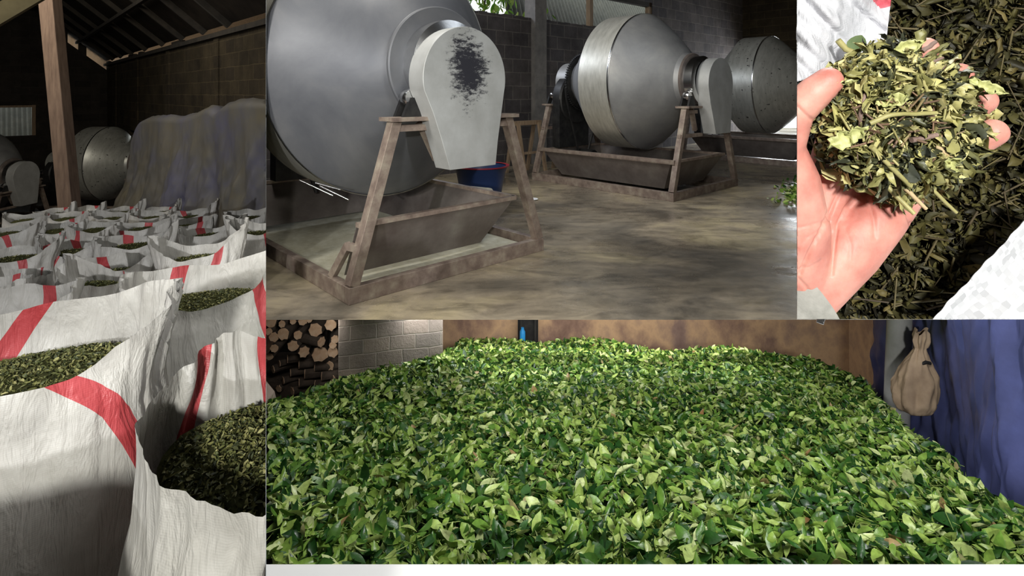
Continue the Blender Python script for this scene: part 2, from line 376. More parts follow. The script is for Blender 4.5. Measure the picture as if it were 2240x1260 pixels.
# ---- the drum machine
def arc(cx, cz, r, a0, a1, n):
    return [(cx + r*math.cos(a0+(a1-a0)*i/n), cz + r*math.sin(a0+(a1-a0)*i/n)) for i in range(n+1)]
M['cover'] = mat('grey_cover_sheet', [(.25, (.40, .40, .385)), (.7, (.54, .545, .535))], scale=5, rough=.5, metal=.25, detail=8, bmp=.05)
def smudge_mat():
    m, nt, b = new_mat('smudged_cover_sheet')
    n = noise(nt, 5, 8, .62); r = ramp(nt, [(.25, (.40, .40, .385)), (.7, (.54, .545, .535))], n.outputs[0])
    tc = nd(nt, 'ShaderNodeTexCoord'); mp = nd(nt, 'ShaderNodeMapping'); nt.links.new(tc.outputs['Object'], mp.inputs[0])
    mp.inputs['Location'].default_value = (-.955*3.6, 0, -1.69*2.3); mp.inputs['Scale'].default_value = (3.6, 0, 2.3)
    ln = nd(nt, 'ShaderNodeVectorMath', operation='LENGTH'); nt.links.new(mp.outputs[0], ln.inputs[0])
    n2 = noise(nt, 32, 8, .8, stretch=(.45, 1, 1)); n3 = noise(nt, 2.6, 3, .5)
    a = nd(nt, 'ShaderNodeMath', operation='MULTIPLY_ADD'); nt.links.new(n2.outputs[0], a.inputs[0]); a.inputs[1].default_value = 2.3; nt.links.new(ln.outputs['Value'], a.inputs[2])
    a2 = nd(nt, 'ShaderNodeMath', operation='MULTIPLY_ADD'); nt.links.new(n3.outputs[0], a2.inputs[0]); a2.inputs[1].default_value = .8; nt.links.new(a.outputs[0], a2.inputs[2])
    q = ramp(nt, [(.0, 1), (.985, 1), (1, 0)]); 
    sc = nd(nt, 'ShaderNodeMath', operation='MULTIPLY'); sc.inputs[1].default_value = 1/2.22; nt.links.new(a2.outputs[0], sc.inputs[0])
    q = ramp(nt, [(.88, 1), (1., 0)], sc.outputs[0])
    mx = nd(nt, 'ShaderNodeMixRGB'); nt.links.new(q.outputs[0], mx.inputs[0]); nt.links.new(r.outputs[0], mx.inputs[1]); mx.inputs[2].default_value = (.035, .035, .045, 1)
    nt.links.new(mx.outputs[0], b.inputs['Base Color']); b.inputs['Roughness'].default_value = .5; b.inputs['Metallic'].default_value = .25
    return m
M['smudge'] = smudge_mat()

def spot_mat():
    m, nt, b = new_mat('spotted_band')
    n = noise(nt, 5, 8, .62, stretch=(1, 4, 1)); r = ramp(nt, [(.28, (.40, .40, .36)), (.7, (.60, .60, .55))], n.outputs[0])
    n2 = noise(nt, 16, 2, .5); q = ramp(nt, [(.68, 1), (.70, .12)], n2.outputs[0])
    mx = nd(nt, 'ShaderNodeMixRGB', blend_type='MULTIPLY'); mx.inputs[0].default_value = 1
    nt.links.new(r.outputs[0], mx.inputs[1]); nt.links.new(q.outputs[0], mx.inputs[2]); nt.links.new(mx.outputs[0], b.inputs['Base Color'])
    b.inputs['Roughness'].default_value = .42; b.inputs['Metallic'].default_value = .5
    return m
M['galvspot'] = spot_mat()
def machine(loc, rz, label, first=False, cover_u=.944, cover_r=.42, flange=.44, small=False, tray_left=True, cover_mat=None, spots=False, bar=True, sheet='galvdark', R=1.1, az=1.7):
    t = empty('tumbling_drum_machine', loc, rz, label, 'machine', 'tea drum machines')
    ax = .93
    W, D = 2.0, 2.76
    b = MB()
    b.box((0, 0, 0), (W, .07, .12)); b.box((0, D-.07, 0), (W, D, .12)); b.box((0, .07, 0), (.07, D-.07, .12)); b.box((W-.07, .07, 0), (W, D-.07, .12))
    b.build('base_frame', M['steel'], t, bevel=.004)
    for y in (.045, D-.045):
        for (x0, x1) in ((.045, .40), (W-.045, 1.55)):
            l = MB(); l.beam((x0, y, .12), (x1, y, 1.30), .08, .085, up=(0, 1, 0)); l.build('leg', M['steel'], t, bevel=.003)
        for xa_, xb_ in ((.33, .72), (1.18, 1.62)):
            m_ = MB(); m_.box((xa_, y-.10, 1.29), (xb_, y+.12, 1.32)); m_.build('mounting_plate', M['steel'], t)
        pieces = [((.35, y, 1.235), (.70, y, 1.235)), ((1.2, y, 1.235), (1.58, y, 1.235)), ((.66, y+.05, 1.27), (.86, y+.10, .95))] + ([((.22, y, .89), (.85, y, .89))] if bar else [])
        for pa_, pb_ in pieces:
            cb = MB(); cb.beam(pa_, pb_, .05, .06, up=(0, 1, 0)); cb.build('cross_bar', M['steel'], t)
        for x, sg in ((.56, 1), (1.30, -1)):
            br = MB(); br.prism([(x-.10, 1.32), (x+.10, 1.32), (x+.035, 1.47), (x-.035, 1.47)], y-.02, y+.01)
            br.prism([(x-.10, 1.32), (x+.10, 1.32), (x+.035, 1.47), (x-.035, 1.47)], y+.10, y+.13)
            bo = br.build('bracket', M['iron'], t)
            ro = MB(); ro.lathe([(.001, -.0), (.06, 0), (.068, .02), (.068, .07), (.06, .09), (.001, .09)], (x, y+.01, 1.47), 24)
            ro.build('roller', M['shiny'], bo, 40)
    # drum shell
    d = MB(); k_ = R/1.1
    prof = [(.37, .06), (.37, .20), (flange, .205), (flange, .225), (.40, .235), (.43*k_, .30), (.53*k_, .38), (.69*k_, .53), (.86*k_, .70), (1.0*k_, .86), (1.08*k_, .965), (R, 1.0)]
    d.lathe(prof[4:], (ax, 0, az), 96, 0)
    prof2 = [(R, 1.0), (R, 1.57)]
    d.lathe(prof2, (ax, 0, az), 96, 1)
    back = [(R, 1.57), (1.065*k_, 1.60), (.80, 1.87), (.50, 2.18), (.42, 2.28), (.36, 2.36), (.36, 2.72)]
    d.lathe(back, (ax, 0, az), 96, 0)
    dr = d.build('drum', [M['galvspot'] if spots else M[sheet], M['galvspot'] if spots else M['galv']], t, 25)
    e = MB(); e.lathe([(R+.006, .985), (R+.012, 1.0), (R+.006, 1.015)], (ax, 0, az), 96); e.build('seam', M['shiny'], dr, 60)
    ne = MB(); ne.lathe([(.30, .02), (.37, .04), (.37, .19)], (ax, 0, az), 64); ne.build('neck', M['shiny'], dr, 40)
    fl = MB(); fl.lathe([(.37, .19), (flange, .19), (flange+.01, .2), (flange+.01, .225), (.40, .24)], (ax, 0, az), 72); fl.build('neck_flange', M['drumdark'] if sheet == 'drumdark' else M['neck'], dr, 40)
    # ring gear at the back with its teeth and chain
    g = MB(); g.lathe([(.42, 2.30), (.50, 2.31), (.50, 2.36), (.42, 2.37)], (ax, 0, az), 72)
    for k in range(72):
        a = 2*PI*k/72; cx_, cz_ = ax+.515*math.cos(a), az+.515*math.sin(a)
        g.box((cx_-.012, 2.315, cz_-.012), (cx_+.012, 2.355, cz_+.012))
    g.build('ring_gear', M['iron'], t, 30)
    ch = MB()
    ch.tube([(ax-.53, 2.335, az-.1), (ax-.50, 2.335, az-.3), (.78, 2.335, .4)], .02, 6); ch.tube([(ax+.5, 2.335, az-.3), (1.0, 2.335, .4)], .02, 6)
    ch.build('chain', M['iron'], t, 40)
    mo = MB(); mo.lathe([(.001, 2.42), (.42, 2.43), (.45, 2.46), (.45, 2.62), (.001, 2.63)], (ax-.10, 0, az-.30), 40); mo.box((ax-.55, 2.45, .55), (ax+.25, 2.62, az-.3))
    mo.build('drive_cover', M['iron'], t, 40)
    mt = MB(); mt.lathe([(.001, 2.1), (.12, 2.1), (.13, 2.12), (.13, 2.42), (.001, 2.43)], (.9, 0, .38), 24); mt.box((.78, 2.12, .12), (1.02, 2.4, .27)); mt.build('motor', M['iron'], t, 40)
    # front cover: pear outline
    cr = cover_r; cu = cover_u
    zc = 2.04 - cr
    poly = [(cu-.165, .90), (cu+.31, .90)] + [(cu+.335, 1.1)] + arc(cu, zc, cr, -.25, PI+.22, 36)[0:] + [(cu-.33, 1.36), (cu-.25, 1.15)]
    pm = MB(); pm.prism(poly, -.15, .05)
    cv = pm.build('gear_cover', cover_mat or M['cover'], t, 30, bevel=.004)
    # hopper tray
    h = MB(); x0, x1, y0_, y1_, zt, zb_ = .12, 1.72, .11, 2.6, .53, .10
    ix, iy = .22, .24
    T = [(x0, y0_, zt), (x1, y0_, zt), (x1, y1_, zt), (x0, y1_, zt)]; Bt = [(x0+ix, y0_+iy, zb_), (x1-ix, y0_+iy, zb_), (x1-ix, y1_-iy, zb_), (x0+ix, y1_-iy, zb_)]
    def panel(a, b2, c2, d2, th=.006):
        a, b2, c2, d2 = map(Vector, (a, b2, c2, d2)); nn = (b2-a).cross(d2-a).normalized()*th
        h.add([a, b2, c2, d2, a+nn, b2+nn, c2+nn, d2+nn], [(0,3,2,1),(4,5,6,7),(0,1,5,4),(1,2,6,5),(2,3,7,6),(3,0,4,7)])
    if not tray_left:
        Bt[0] = (x0+.02, y0_+iy, zb_); Bt[3] = (x0+.02, y1_-iy, zb_)
    panel(T[0], T[1], Bt[1], Bt[0]); panel(T[1], T[2], Bt[2], Bt[1]); panel(T[2], T[3], Bt[3], Bt[2])
    if tray_left: panel(T[3], T[0], Bt[0], Bt[3])
    if tray_left: panel(Bt[0], Bt[1], Bt[2], Bt[3])
    ho = h.build('hopper_tray', M['tray'], t)
    rl = MB(); ed = [(T[0], T[1]), (T[1], T[2]), (T[2], T[3])] + ([(T[3], T[0])] if tray_left else [])
    for a, b2 in ed: rl.beam(a, b2, .05, .035)
    rl.build('tray_rim', M['steel'], ho)
    if tray_left:
        rr_ = MB(); rr_.box((.10, .05, .50), (.16, D-.05, .56)); rr_.build('rail', M['steel'], t)
    else:
        rr_ = MB(); rr_.beam((.11, .045, .37), (.085, .17, .37), .05, .05); rr_.beam((.085, .17, .385), (.035, .34, .12), .05, .05); rr_.build('brace', M['steel'], t)
    du = MB()
    for k in range(40):
        x = random.uniform(x0+ix+.02, x1-ix); y = random.gauss(.30, .05); s_ = random.uniform(.006, .02)
        if tray_left and random.random() < .5: x = random.gauss(.27, .03); y = random.uniform(.3, 2.4)
        du.lathe([(s_*1.6, 0), (s_, s_*.3), (.001, s_*.5)], (0, 0, 0), 6) if False else du.add([(x-s_*1.6, y-s_, .122), (x+s_*1.8, y-s_*.7, .122), (x+s_, y+s_, .122), (x-s_, y+s_*.8, .122), (x, y, .122+s_*.7)], [(0,1,4),(1,2,4),(2,3,4),(3,0,4),(3,2,1,0)])
    return t
SP = 5.02
c1 = Vector((-1.154, 3.88, 0))
m1 = machine(c1, AU, 'nearest big drum machine with a black smudge on its grey front cover', tray_left=False, cover_mat=M['smudge'], flange=.49, bar=False, sheet='drumdark', R=1.2, az=1.74)
for a_, b_ in (((655, 394, 4.70), (728, 428, 4.62)), ((700, 407, 4.66), (762, 437, 4.58)), ((690, 400, 4.62), (745, 415, 4.62))):
    k = MB(); k.tube([P(*a_), P(*b_)], .007, 8); o = k.build('latch_rod', M['shiny'], m1, 50); o.matrix_parent_inverse = local_matrix(m1).inverted()
for ch in list(m1.children):
    if ch.name.startswith('motor'): bpy.data.objects.remove(ch)
    elif not ch.name.startswith('latch'): clip(ch, N_RIGHT_OF_582)
c2 = Vector((2.234, 7.59, 0))
m2 = machine(c2, AU, 'middle drum machine on the concrete floor with bright pale band and narrow cover', cover_u=1.10, cover_r=.39, flange=.41)
c3 = c2 + U*SP*1.0
m3 = machine(c3, AU, 'farthest spotted drum machine of the row beside the bright doorway', cover_u=1.0, cover_r=.39, flange=.41, spots=True)

# dust floor inside machine 1's frame
b = MB(); b.grid(lambda s, t: (s*1.84, t*2.6, .02+.03*math.sin(s*9)*math.sin(t*7)*.3+.02), 12, 16)
o = b.build('tea_dust', M['dust'], None, 60); o.location = c1 + U*.08 + V*.08; o.rotation_euler = (0, 0, AU); tag(o, 'pale tea dust spread inside the base of the nearest drum machine', 'dust', kind='stuff')
clip(o, N_RIGHT_OF_582, False)

# basin and canister behind the first machine
r = empty('plastic_basin', P(1052, 400, 7.6).xy.to_3d(), 0, 'dark blue plastic basin with a red rim behind the nearest machine', 'basin')
k = MB()
def lz(mb, prof, n=40, mi=0):   # lathe round z
    vs = []; fs = []
    for rr_, z in prof:
        for i in range(n): vs.append((rr_*math.cos(2*PI*i/n), rr_*math.sin(2*PI*i/n), z))
    for i in range(len(prof)-1):
        for j in range(n): a = i*n+j; b_ = i*n+(j+1) % n; fs.append((a, b_, b_+n, a+n))
    mb.add(vs, fs, mi); return mb
lz(k, [(.001, .01), (.26, 0), (.34, .42), (.37, .50), (.35, .50), (.32, .42), (.25, .03), (.001, .03)]).build('tub', M['bluep'], r, 40)
k = MB(); lz(k, [(.365, .49), (.395, .50), (.395, .515), (.35, .51)]).build('rim', M['redp'], r, 40)
r = empty('plastic_canister', P(1050, 420, 6.9).xy.to_3d(), .25, 'cream plastic canister with a moulded handle leaning by the blue basin', 'canister')
k = MB(); k.prism([(-.16, .05), (.13, .0), (.2, .22), (.16, .30), (-.13, .34), (-.19, .28)], 0, .06); k.build('body', M['cream'], r, 40, bevel=.02)
k = MB(); k.tube([(-.05, -.0, .20), (-.04, -.03, .21), (.03, -.03, .225), (.05, 0, .22)], .012, 8); k.build('handle', M['cream'], r, 50)
o = MB(); lz(o, [(.001, .004), (.06, .004), (.09, .015), (.092, .012), (.06, 0), (.001, 0)]); o = o.build('plate', M['white'], None, 50); o.location = P(1163, 437, 7.76); o.location.z = 0; tag(o, 'small white plate lying on the floor behind the nearest machine', 'plate')
# wooden trestles by the wall
def trestle(px, Y, w, hgt, rz, label):
    r = empty('wooden_trestle', (P(px, 0, Y).x, Y, 0), rz, label, 'trestle')
    for sx in (0, w):
        for sy in (-.25, .25):
            k = MB(); k.beam((sx, sy, 0), (sx, sy*.25, hgt), .06, .05); k.build('leg', M['timber'], r)
    k = MB(); k.beam((-.1, 0, hgt), (w+.1, 0, hgt), .1, .08); k.build('top_rail', M['timber'], r)
    k = MB(); k.beam((0, -.16, hgt*.42), (w, -.16, hgt*.42), .05, .04); k.build('stretcher', M['timber'], r)
trestle(1128, 10.2, .55, .95, AU, 'small wooden trestle between the nearest and middle drum machines')
trestle(1230, 10.9, .9, 1.1, AU, 'taller wooden trestle by the block wall behind the middle machine')
# spilled leaves on the upper floor
n = 420
px_ = RNG.normal(1752, 22, n); d_ = RNG.normal(0, 1, n)
Y_ = 1.5*F/(np.clip(RNG.normal(426, 13, n), 396, 452)-HZ)
pos = np.stack([(px_-CX)/F*Y_, Y_, np.abs(RNG.normal(.03, .03, n))], 1)
v_, f_ = leaves_mesh(pos, RNG.uniform(.06, .12, n), RNG.uniform(.4, .5, n), RNG.uniform(0, 6.3, n), RNG.normal(0, .5, n), RNG.normal(0, .5, n), RNG.uniform(0, 1, n), RNG.uniform(0, .5, n))
tag(np_mesh('spilled_leaves', [(v_, f_, 0)], M['leaf']), 'spilled fresh green leaves on the concrete floor beside the drum machines', 'leaves', kind='stuff')
M['paleconc'] = mat('pale_concrete', [(.3, (.26, .255, .245)), (.7, (.50, .50, .50))], scale=3, rough=.6)
PLA, PLB = .58, -.31                           # leaf heap plane z = PLA + PLB*y
def heap_pt(px, py):
    Y = (CZ-PLA)/((py-HZ)/F+PLB); return Vector(((px-CX)/F*Y, Y))
edge_px = [(560, 872), (582, 862), (640, 850), (700, 828), (745, 826), (800, 806), (880, 790), (940, 772), (966, 745), (1000, 739), (1150, 738), (1330, 745), (1400, 758), (1450, 762), (1530, 762), (1600, 760), (1700, 773), (1780, 775), (1860, 800), (1920, 845), (1960, 880), (1985, 920), (2060, 972), (2130, 1028), (2180, 1058), (2240, 1076), (2330, 1100)]
_i = [e[0] for e in edge_px]; WALLPTS = {745: 4.36, 800: 4.41, 880: 4.47, 940: 4.52, 966: 4.54}
poly = [(P(e[0], 0, WALLPTS[e[0]]).xy if e[0] in WALLPTS else heap_pt(*e)) for e in edge_px] + [Vector((2.3, 1.55)), Vector((XL*1.55, 1.55))]
poly = np.array([[p.x, p.y] for p in poly])
def inside(x, y):
    c = np.zeros(x.shape, bool); j = len(poly)-1
    for i in range(len(poly)):
        xi, yi = poly[i]; xj, yj = poly[j]
        c ^= ((yi > y) != (yj > y)) & (x < (xj-xi)*(y-yi)/(yj-yi+1e-12)+xi); j = i
    return c & (x > XL*y + .02)
def edge_dist(x, y):
    d = np.full(x.shape, 9.)
    for i in range(len(edge_px)-1):
        a = poly[i]; b_ = poly[i+1]; ab = b_-a; t = np.clip(((x-a[0])*ab[0]+(y-a[1])*ab[1])/(ab@ab), 0, 1)
        d = np.minimum(d, np.hypot(x-a[0]-t*ab[0], y-a[1]-t*ab[1]))
    return d
def heap_z(x, y):
    ins = inside(x, y); d = np.where(ins, edge_dist(x, y), 0)
    z = PLA + PLB*y - .10*np.exp(-d/.10) + .035*np.sin(x*3.1+1)*np.sin(y*2.7) + .018*np.sin(x*7.7+y*4.1) + .012*np.sin(y*13+x*5)
    z = z + .22*np.exp(-(((x+.62)/.38)**2 + ((y-4.7)/.5)**2)) + .05*np.exp(-(((x+1.1)/.3)**2 + ((y-4.5)/.4)**2))
    return z, ins, d
nx, ny = 150, 170
gx = np.linspace(-3.4, 3.6, nx); gy = np.linspace(1.52, 7.1, ny); X_, Y_ = np.meshgrid(gx, gy)
Z_, ins, d_ = heap_z(X_, Y_); dd = np.minimum(edge_dist(X_, Y_), 1.)
Z_ = np.where(ins, Z_, np.maximum(Z_ - dd*2.2, -2.1)) - .045
base = MB(); base.v = [tuple(v) for v in np.stack([X_, Y_, Z_], -1).reshape(-1, 3)]
keep = (X_ > XL*Y_ - .06) & (dd*(~ins) < .95)
for j in range(ny-1):
    for i in range(nx-1):
        if keep[j, i] and keep[j+1, i] and keep[j, i+1] and keep[j+1, i+1]: base.f.append((j*nx+i, j*nx+i+1, (j+1)*nx+i+1, (j+1)*nx+i)); base.m.append(0)
hb = base.build('leaf_heap', M['leafbase'], None, 180)
def sample(n, ymin, ymax):
    out = []
    while sum(len(o) for o in out) < n:
        y = RNG.uniform(ymin, ymax, n*2); x = RNG.uniform(-3.2, 3.5, n*2)
        k = inside(x, y) & (x < 1.02*y+.1); out.append(np.stack([x[k], y[k]], 1))
    return np.concatenate(out)[:n]
ch = []
for n, a, b_ in ((15000, 1.58, 3.0), (17000, 3.0, 4.6), (15000, 4.6, 7.0)):
    xy = sample(n, a, b_); z, _, d = heap_z(xy[:, 0], xy[:, 1])
    pos = np.stack([xy[:, 0], xy[:, 1], z + RNG.uniform(-.06, .028, n)], 1)
    size = RNG.uniform(.034, .088, n)*np.where(RNG.random(n) < .08, 1.3, 1)
    bend = RNG.normal(.2, 1.0, n); fold = RNG.uniform(.05, .75, n)
    v_, f_ = leaves_mesh(pos, size, RNG.uniform(.36, .56, n), RNG.uniform(0, 6.283, n), RNG.normal(0, .6, n), RNG.normal(0, .7, n), bend, fold, RNG.normal(0, .5, n))
    v_[:, 1] = np.maximum(v_[:, 1], 1.515)
    ch.append((v_, f_, 1))
n = 4200
xy = sample(n, 1.6, 5.5); z, _, d = heap_z(xy[:, 0], xy[:, 1]); p = np.stack([xy[:, 0], xy[:, 1], z + RNG.uniform(-.02, .028, n)], 1)
a = RNG.uniform(0, 6.283, n); L_ = RNG.uniform(.02, .05, n); dv = np.stack([np.cos(a)*L_, np.sin(a)*L_, RNG.normal(0, .25, n)*L_], 1)
v_, f_ = sticks(p-dv, p+dv, RNG.uniform(.0008, .0014, n)); v_[:, 1] = np.maximum(v_[:, 1], 1.515)
ch.append((v_, f_, 2))
bm_v = np.array([v.co[:] for v in hb.data.vertices]); bm_f = np.array([p.vertices[:] for p in hb.data.polygons])
bpy.data.objects.remove(hb)
lh = np_mesh('leaf_heap', [(bm_v, bm_f, 0)] + ch, [M['leafbase'], M['leaf'], M['stemg']])
tag(lh, 'huge heap of fresh bright green tea leaves covering the floor of the lower room', 'leaves', kind='stuff')
clip(lh, N_RIGHT_OF_582, False)
# setting of the leaf room
b = MB(); b.add([(XL*1.3, 1.3, -2.1), (4.4, 1.3, -2.1), (4.4, 7.2, -2.1), (XL*7.2, 7.2, -2.1), (XL*1.3, 1.3, -2.25), (4.4, 1.3, -2.25), (4.4, 7.2, -2.25), (XL*7.2, 7.2, -2.25)], [(0,1,2,3),(4,7,6,5),(0,4,5,1),(1,5,6,2),(2,6,7,3),(3,7,4,0)])
struct(b.build('floor_lower', M['concrete']))
b = MB(); b.box((XL*7.05+.01, 7.0, -2.2), (4.6, 7.2, -.02)); struct(b.build('wall_lower_back', M['plaster']))
b = MB(); b.box((4.3, 1.0, -2.2), (4.5, 7.0, -.21)); struct(b.build('wall_lower_right', M['plaster']))
# diagonal stained lean-to slab at the right end of the back wall
A = P(740, 830, 4.40); B = P(969, 765, 4.60)
dxy = (B-A).xy; L = dxy.length; w = MB(); w.box((0, 0, -2.1), (L, .13, -.24)); 
o = w.build('wall_lower_left', M['block_pale'], bevel=.008); o.location = (A.x, A.y, 0); o.rotation_euler = (0, 0, math.atan2(dxy.y, dxy.x)); struct(o)
w = MB(); w.prism([(-2.6, -2.1), (-1.755, -2.1), (-1.79, -1.0), (-1.835, -.80), (-1.9, -.72), (-2.6, -.66)], 4.1, 4.24); o = w.build('trim_5', M['block_pale'], bevel=.01); struct(o); clip(o, N_RIGHT_OF_582)
w = MB(); xa = P(1138, 0, 6.9).x; xb = P(1172, 0, 6.9).x
w.box((xa, 6.88, -2.1), (xb, 6.9, -.21)); w.box((xa, 6.82, -2.1), (xa+.02, 6.9, -.21)); w.box((xb-.02, 6.82, -2.1), (xb, 6.9, -.21)); w.box((xa-.03, 6.90, -2.1), (xb+.03, 7.0, -.21))
o = w.build('trim_6', M['iron']); struct(o)
k = MB(); lz(k, [(.001, 0), (.032, 0), (.034, .02), (.034, .12), (.018, .15), (.018, .17), (.001, .17)]); o = k.build('plastic_bottle', M['sky_blue'], None, 40); o.location = P(1143, 747, 6.7); tag(o, 'small sky blue plastic bottle by the steel post at the back wall', 'bottle')
# added white kerb standing in for the blank margin below the heap
b = MB(); zt = 1.5 - (1234.5-HZ)/F*1.5
b.box((XL*1.5, 1.30, -2.1), (2.2, 1.50, zt)); o = b.build('trim_7', M['white']); struct(o); clip(o, N_RIGHT_OF_582)
# firewood
def log(x, z, Y, r, L, yaw, pitch, label, group):
    t = empty('firewood_log', (x, Y, z), yaw, label, 'log', group)
    rs = [r*(1+.10*math.sin(3*k+x*50)+random.uniform(-.07, .07)) for k in range(14)]
    v = []; n = 14
    for j, yy in enumerate((0, L*.33, L*.66, L)):
        ox = .015*math.sin(j+x*9) if j else 0
        for k in range(n):
            a = 2*PI*k/n; v.append((ox+rs[k]*math.cos(a), yy, rs[k]*math.sin(a) + yy*math.tan(pitch)))
    m_ = MB(); m_.add(v, [(j*n+k, j*n+(k+1) % n, (j+1)*n+(k+1) % n, (j+1)*n+k) for j in range(3) for k in range(n)] + [tuple(3*n+k for k in range(n))])
    m_.build('bark', M['bark'], t, 60)
    e = MB(); e.add([(p[0]*.93, -.006, p[2]*.93) for p in v[:n]] + [(p[0]*.99, .002, p[2]*.99) for p in v[:n]], [tuple(range(n-1, -1, -1))] + [(k, (k+1) % n, n+(k+1) % n, n+k) for k in range(n)]); e.build('cut_end', M['cut'], t, 40)
    return t
LG = 'stacked firewood logs'
def lg(px, py, rp, Y=4.95, L=.7, yaw=0, pitch=0, label=None):
    q = P(px, py, Y); return log(q.x, q.z, Y, rp/F*Y, L, yaw, pitch, label or 'round firewood log in the stack, sawn end facing out', LG)
lg(690, 722, 15, label='thickest pale round firewood log, beside the block wall at the top of the stack')
lg(592, 703, 14, label='reddish firewood log cut off at the top left of the stack')
lg(620, 731, 13, label='round peach coloured firewood log in the second row from the top')
lg(599, 737, 11, label='firewood log between the peach log and the left edge of the leaf room')
lg(652, 733, 10, label='small round firewood log right of the peach coloured one')
lg(641, 757, 12, label='orange sawn firewood log just below the second row')
lg(600, 762, 9, label='small yellowish firewood log at the left below the second row')
lg(723, 711, 13, label='orange firewood log touching the end of the block wall, top row')
lg(617, 709, 8); lg(641, 703, 7); lg(662, 702, 10); lg(677, 700, 6); lg(588, 725, 8); lg(590, 780, 8, Y=5.05); lg(733, 742, 9)
lg(665, 770, 12, Y=5.0, yaw=.5); lg(700, 775, 17, Y=5.0, yaw=.3, label='wide brown firewood log lying in the middle of the stack')
lg(728, 770, 12, Y=5.0); lg(703, 748, 11, Y=4.95, yaw=1.1, label='split pale firewood log lying crosswise below the thickest log'); lg(728, 755, 8, yaw=.2)
for i, (px, py, rp, yw) in enumerate([(630, 785, 8, 1.2), (612, 795, 7, .9), (655, 797, 9, 1.25), (690, 803, 9, 1.4), (722, 800, 10, .3), (598, 808, 8, .8), (636, 815, 8, 1.1), (668, 818, 11, 1.3), (705, 822, 10, 1.35), (728, 828, 9, .6), (620, 832, 8, .9), (655, 838, 9, 1.2), (690, 842, 9, 1.4), (720, 848, 9, 1.1), (610, 850, 8, .4), (640, 856, 9, .8), (675, 862, 9, 1.1)]):
    lg(px, py, rp, Y=5.1, L=.3, yaw=-yw, pitch=0, label='short dark firewood piece lying crosswise low in the stack')
for o in list(C.objects):
    if o.name.startswith('firewood_log'): clip(o, N_RIGHT_OF_582)
b = MB(); b.box((XL*5.5, 5.75, -2.1), (P(965, 0, 5.75).x-.6, 5.85, -.21)); o = b.build('wall_lower_side', M['dark']); struct(o); clip(o, N_RIGHT_OF_582)
b = MB(); b.prism([(-2.45, -2.1), (-1.45, -2.1), (-1.45, -1.22), (-2.45, -1.18)], 5.12, 5.7); 
for k in range(0): pass
o = b.build('firewood_bed', M['bark']); tag(o, 'dark lower courses of the firewood stack behind the leaf heap', 'firewood'); o['kind'] = 'stuff'; clip(o, N_RIGHT_OF_582)
# tarpaulin curtain on the right of the heap
def curtain_path(s):
    pts = [P(1915, 0, 5.6), P(1925, 0, 5.0), P(1990, 0, 4.3), P(2060, 0, 3.75), P(2130, 0, 3.2), P(2200, 0, 2.75), P(2260, 0, 2.45), P(2420, 0, 2.1)]
    q = s*(len(pts)-1); i = min(int(q), len(pts)-2); f = q-i; a, c = pts[i], pts[i+1]
    return a.lerp(c, f)
def curt(s, t):
    p = curtain_path(s); q = curtain_path(min(1, s+.01)); r_ = curtain_path(max(0, s-.01)); d = (q-r_); d.z = 0; d.normalize(); nn = Vector((d.y, -d.x, 0))
    w = .11*mn.noise(Vector((s*13, t*1.2, 0))) + .07*mn.noise(Vector((s*30+t*3, t*3, 5))) + .035*mn.noise(Vector((s*60-t*5, t*10, 9))) + .018*abs(mn.noise(Vector((s*90+t*14, t*22, 2))))
    w += .16*math.exp(-((s-.84)/.06)**2)
    y = p.y; z1 = 1.5-.4117*y + .25; z0 = -2.08 if y > 2.9 else -1.9
    p = p - nn*(w*(.6+.6*(1-t))); return Vector((p.x, p.y, z0 + (z1-z0)*t))
b = MB(); b.grid(curt, 220, 60); o = b.build('tarpaulin', M['tarp'], None, 180)
o.modifiers.new('thick', 'SOLIDIFY').thickness = .003; tag(o, 'crumpled blue tarpaulin hanging down the right side of the leaf heap', 'tarpaulin')
# concrete post and paper sack in front of the tarpaulin
b = MB(); b.tube([P(1958, 880, 4.15) + Vector((-.02, 0, -1.1)), P(1968, 690, 4.15) + Vector((0, 0, .03))], [.092, .080], 32)
o = b.build('concrete_post', M['paleconc'], None, 40); tag(o, 'grey round pipe post standing before the blue tarpaulin', 'post')
def sackk(s, t):
    a = 2*PI*s; prof = [(.001, 0), (.10, .0), (.135, .06), (.14, .16), (.125, .24), (.085, .32), (.05, .38), (.035, .41), (.055, .47), (.045, .52)]
    q = t*(len(prof)-1); i = min(int(q), len(prof)-2); f = q-i
    r_ = prof[i][0]*(1-f)+prof[i+1][0]*f; z = prof[i][1]*(1-f)+prof[i+1][1]*f
    w = 1 + (.10*math.sin(5*a+t*6) + .08*math.sin(9*a+2+t*9))*min(1, t*1.6)
    w += .25*mn.noise(Vector((math.cos(a)*2.5, math.sin(a)*2.5, t*5))) + .12*abs(mn.noise(Vector((math.cos(a)*6, math.sin(a)*6, t*10))))
    return Vector((r_*.92*w*math.cos(a)+.07*t, r_*w*.7*math.sin(a), z*1.05 + .02*math.sin(3*a)*(t > .8)))
r = empty('paper_sack', P(1996, 898, 3.78), 0, 'crumpled brown paper sack slumped beside the grey pipe post', 'sack')
b = MB(); b.grid(sackk, 72, 40, wrap=True); b.build('body', M['kraft'], r, 50)
b = MB(); b.tube([(.01, -.045, .335), (.05, -.055, .36), (.09, -.04, .345)], .012, 8); b.build('tie', M['iron'], r, 50)
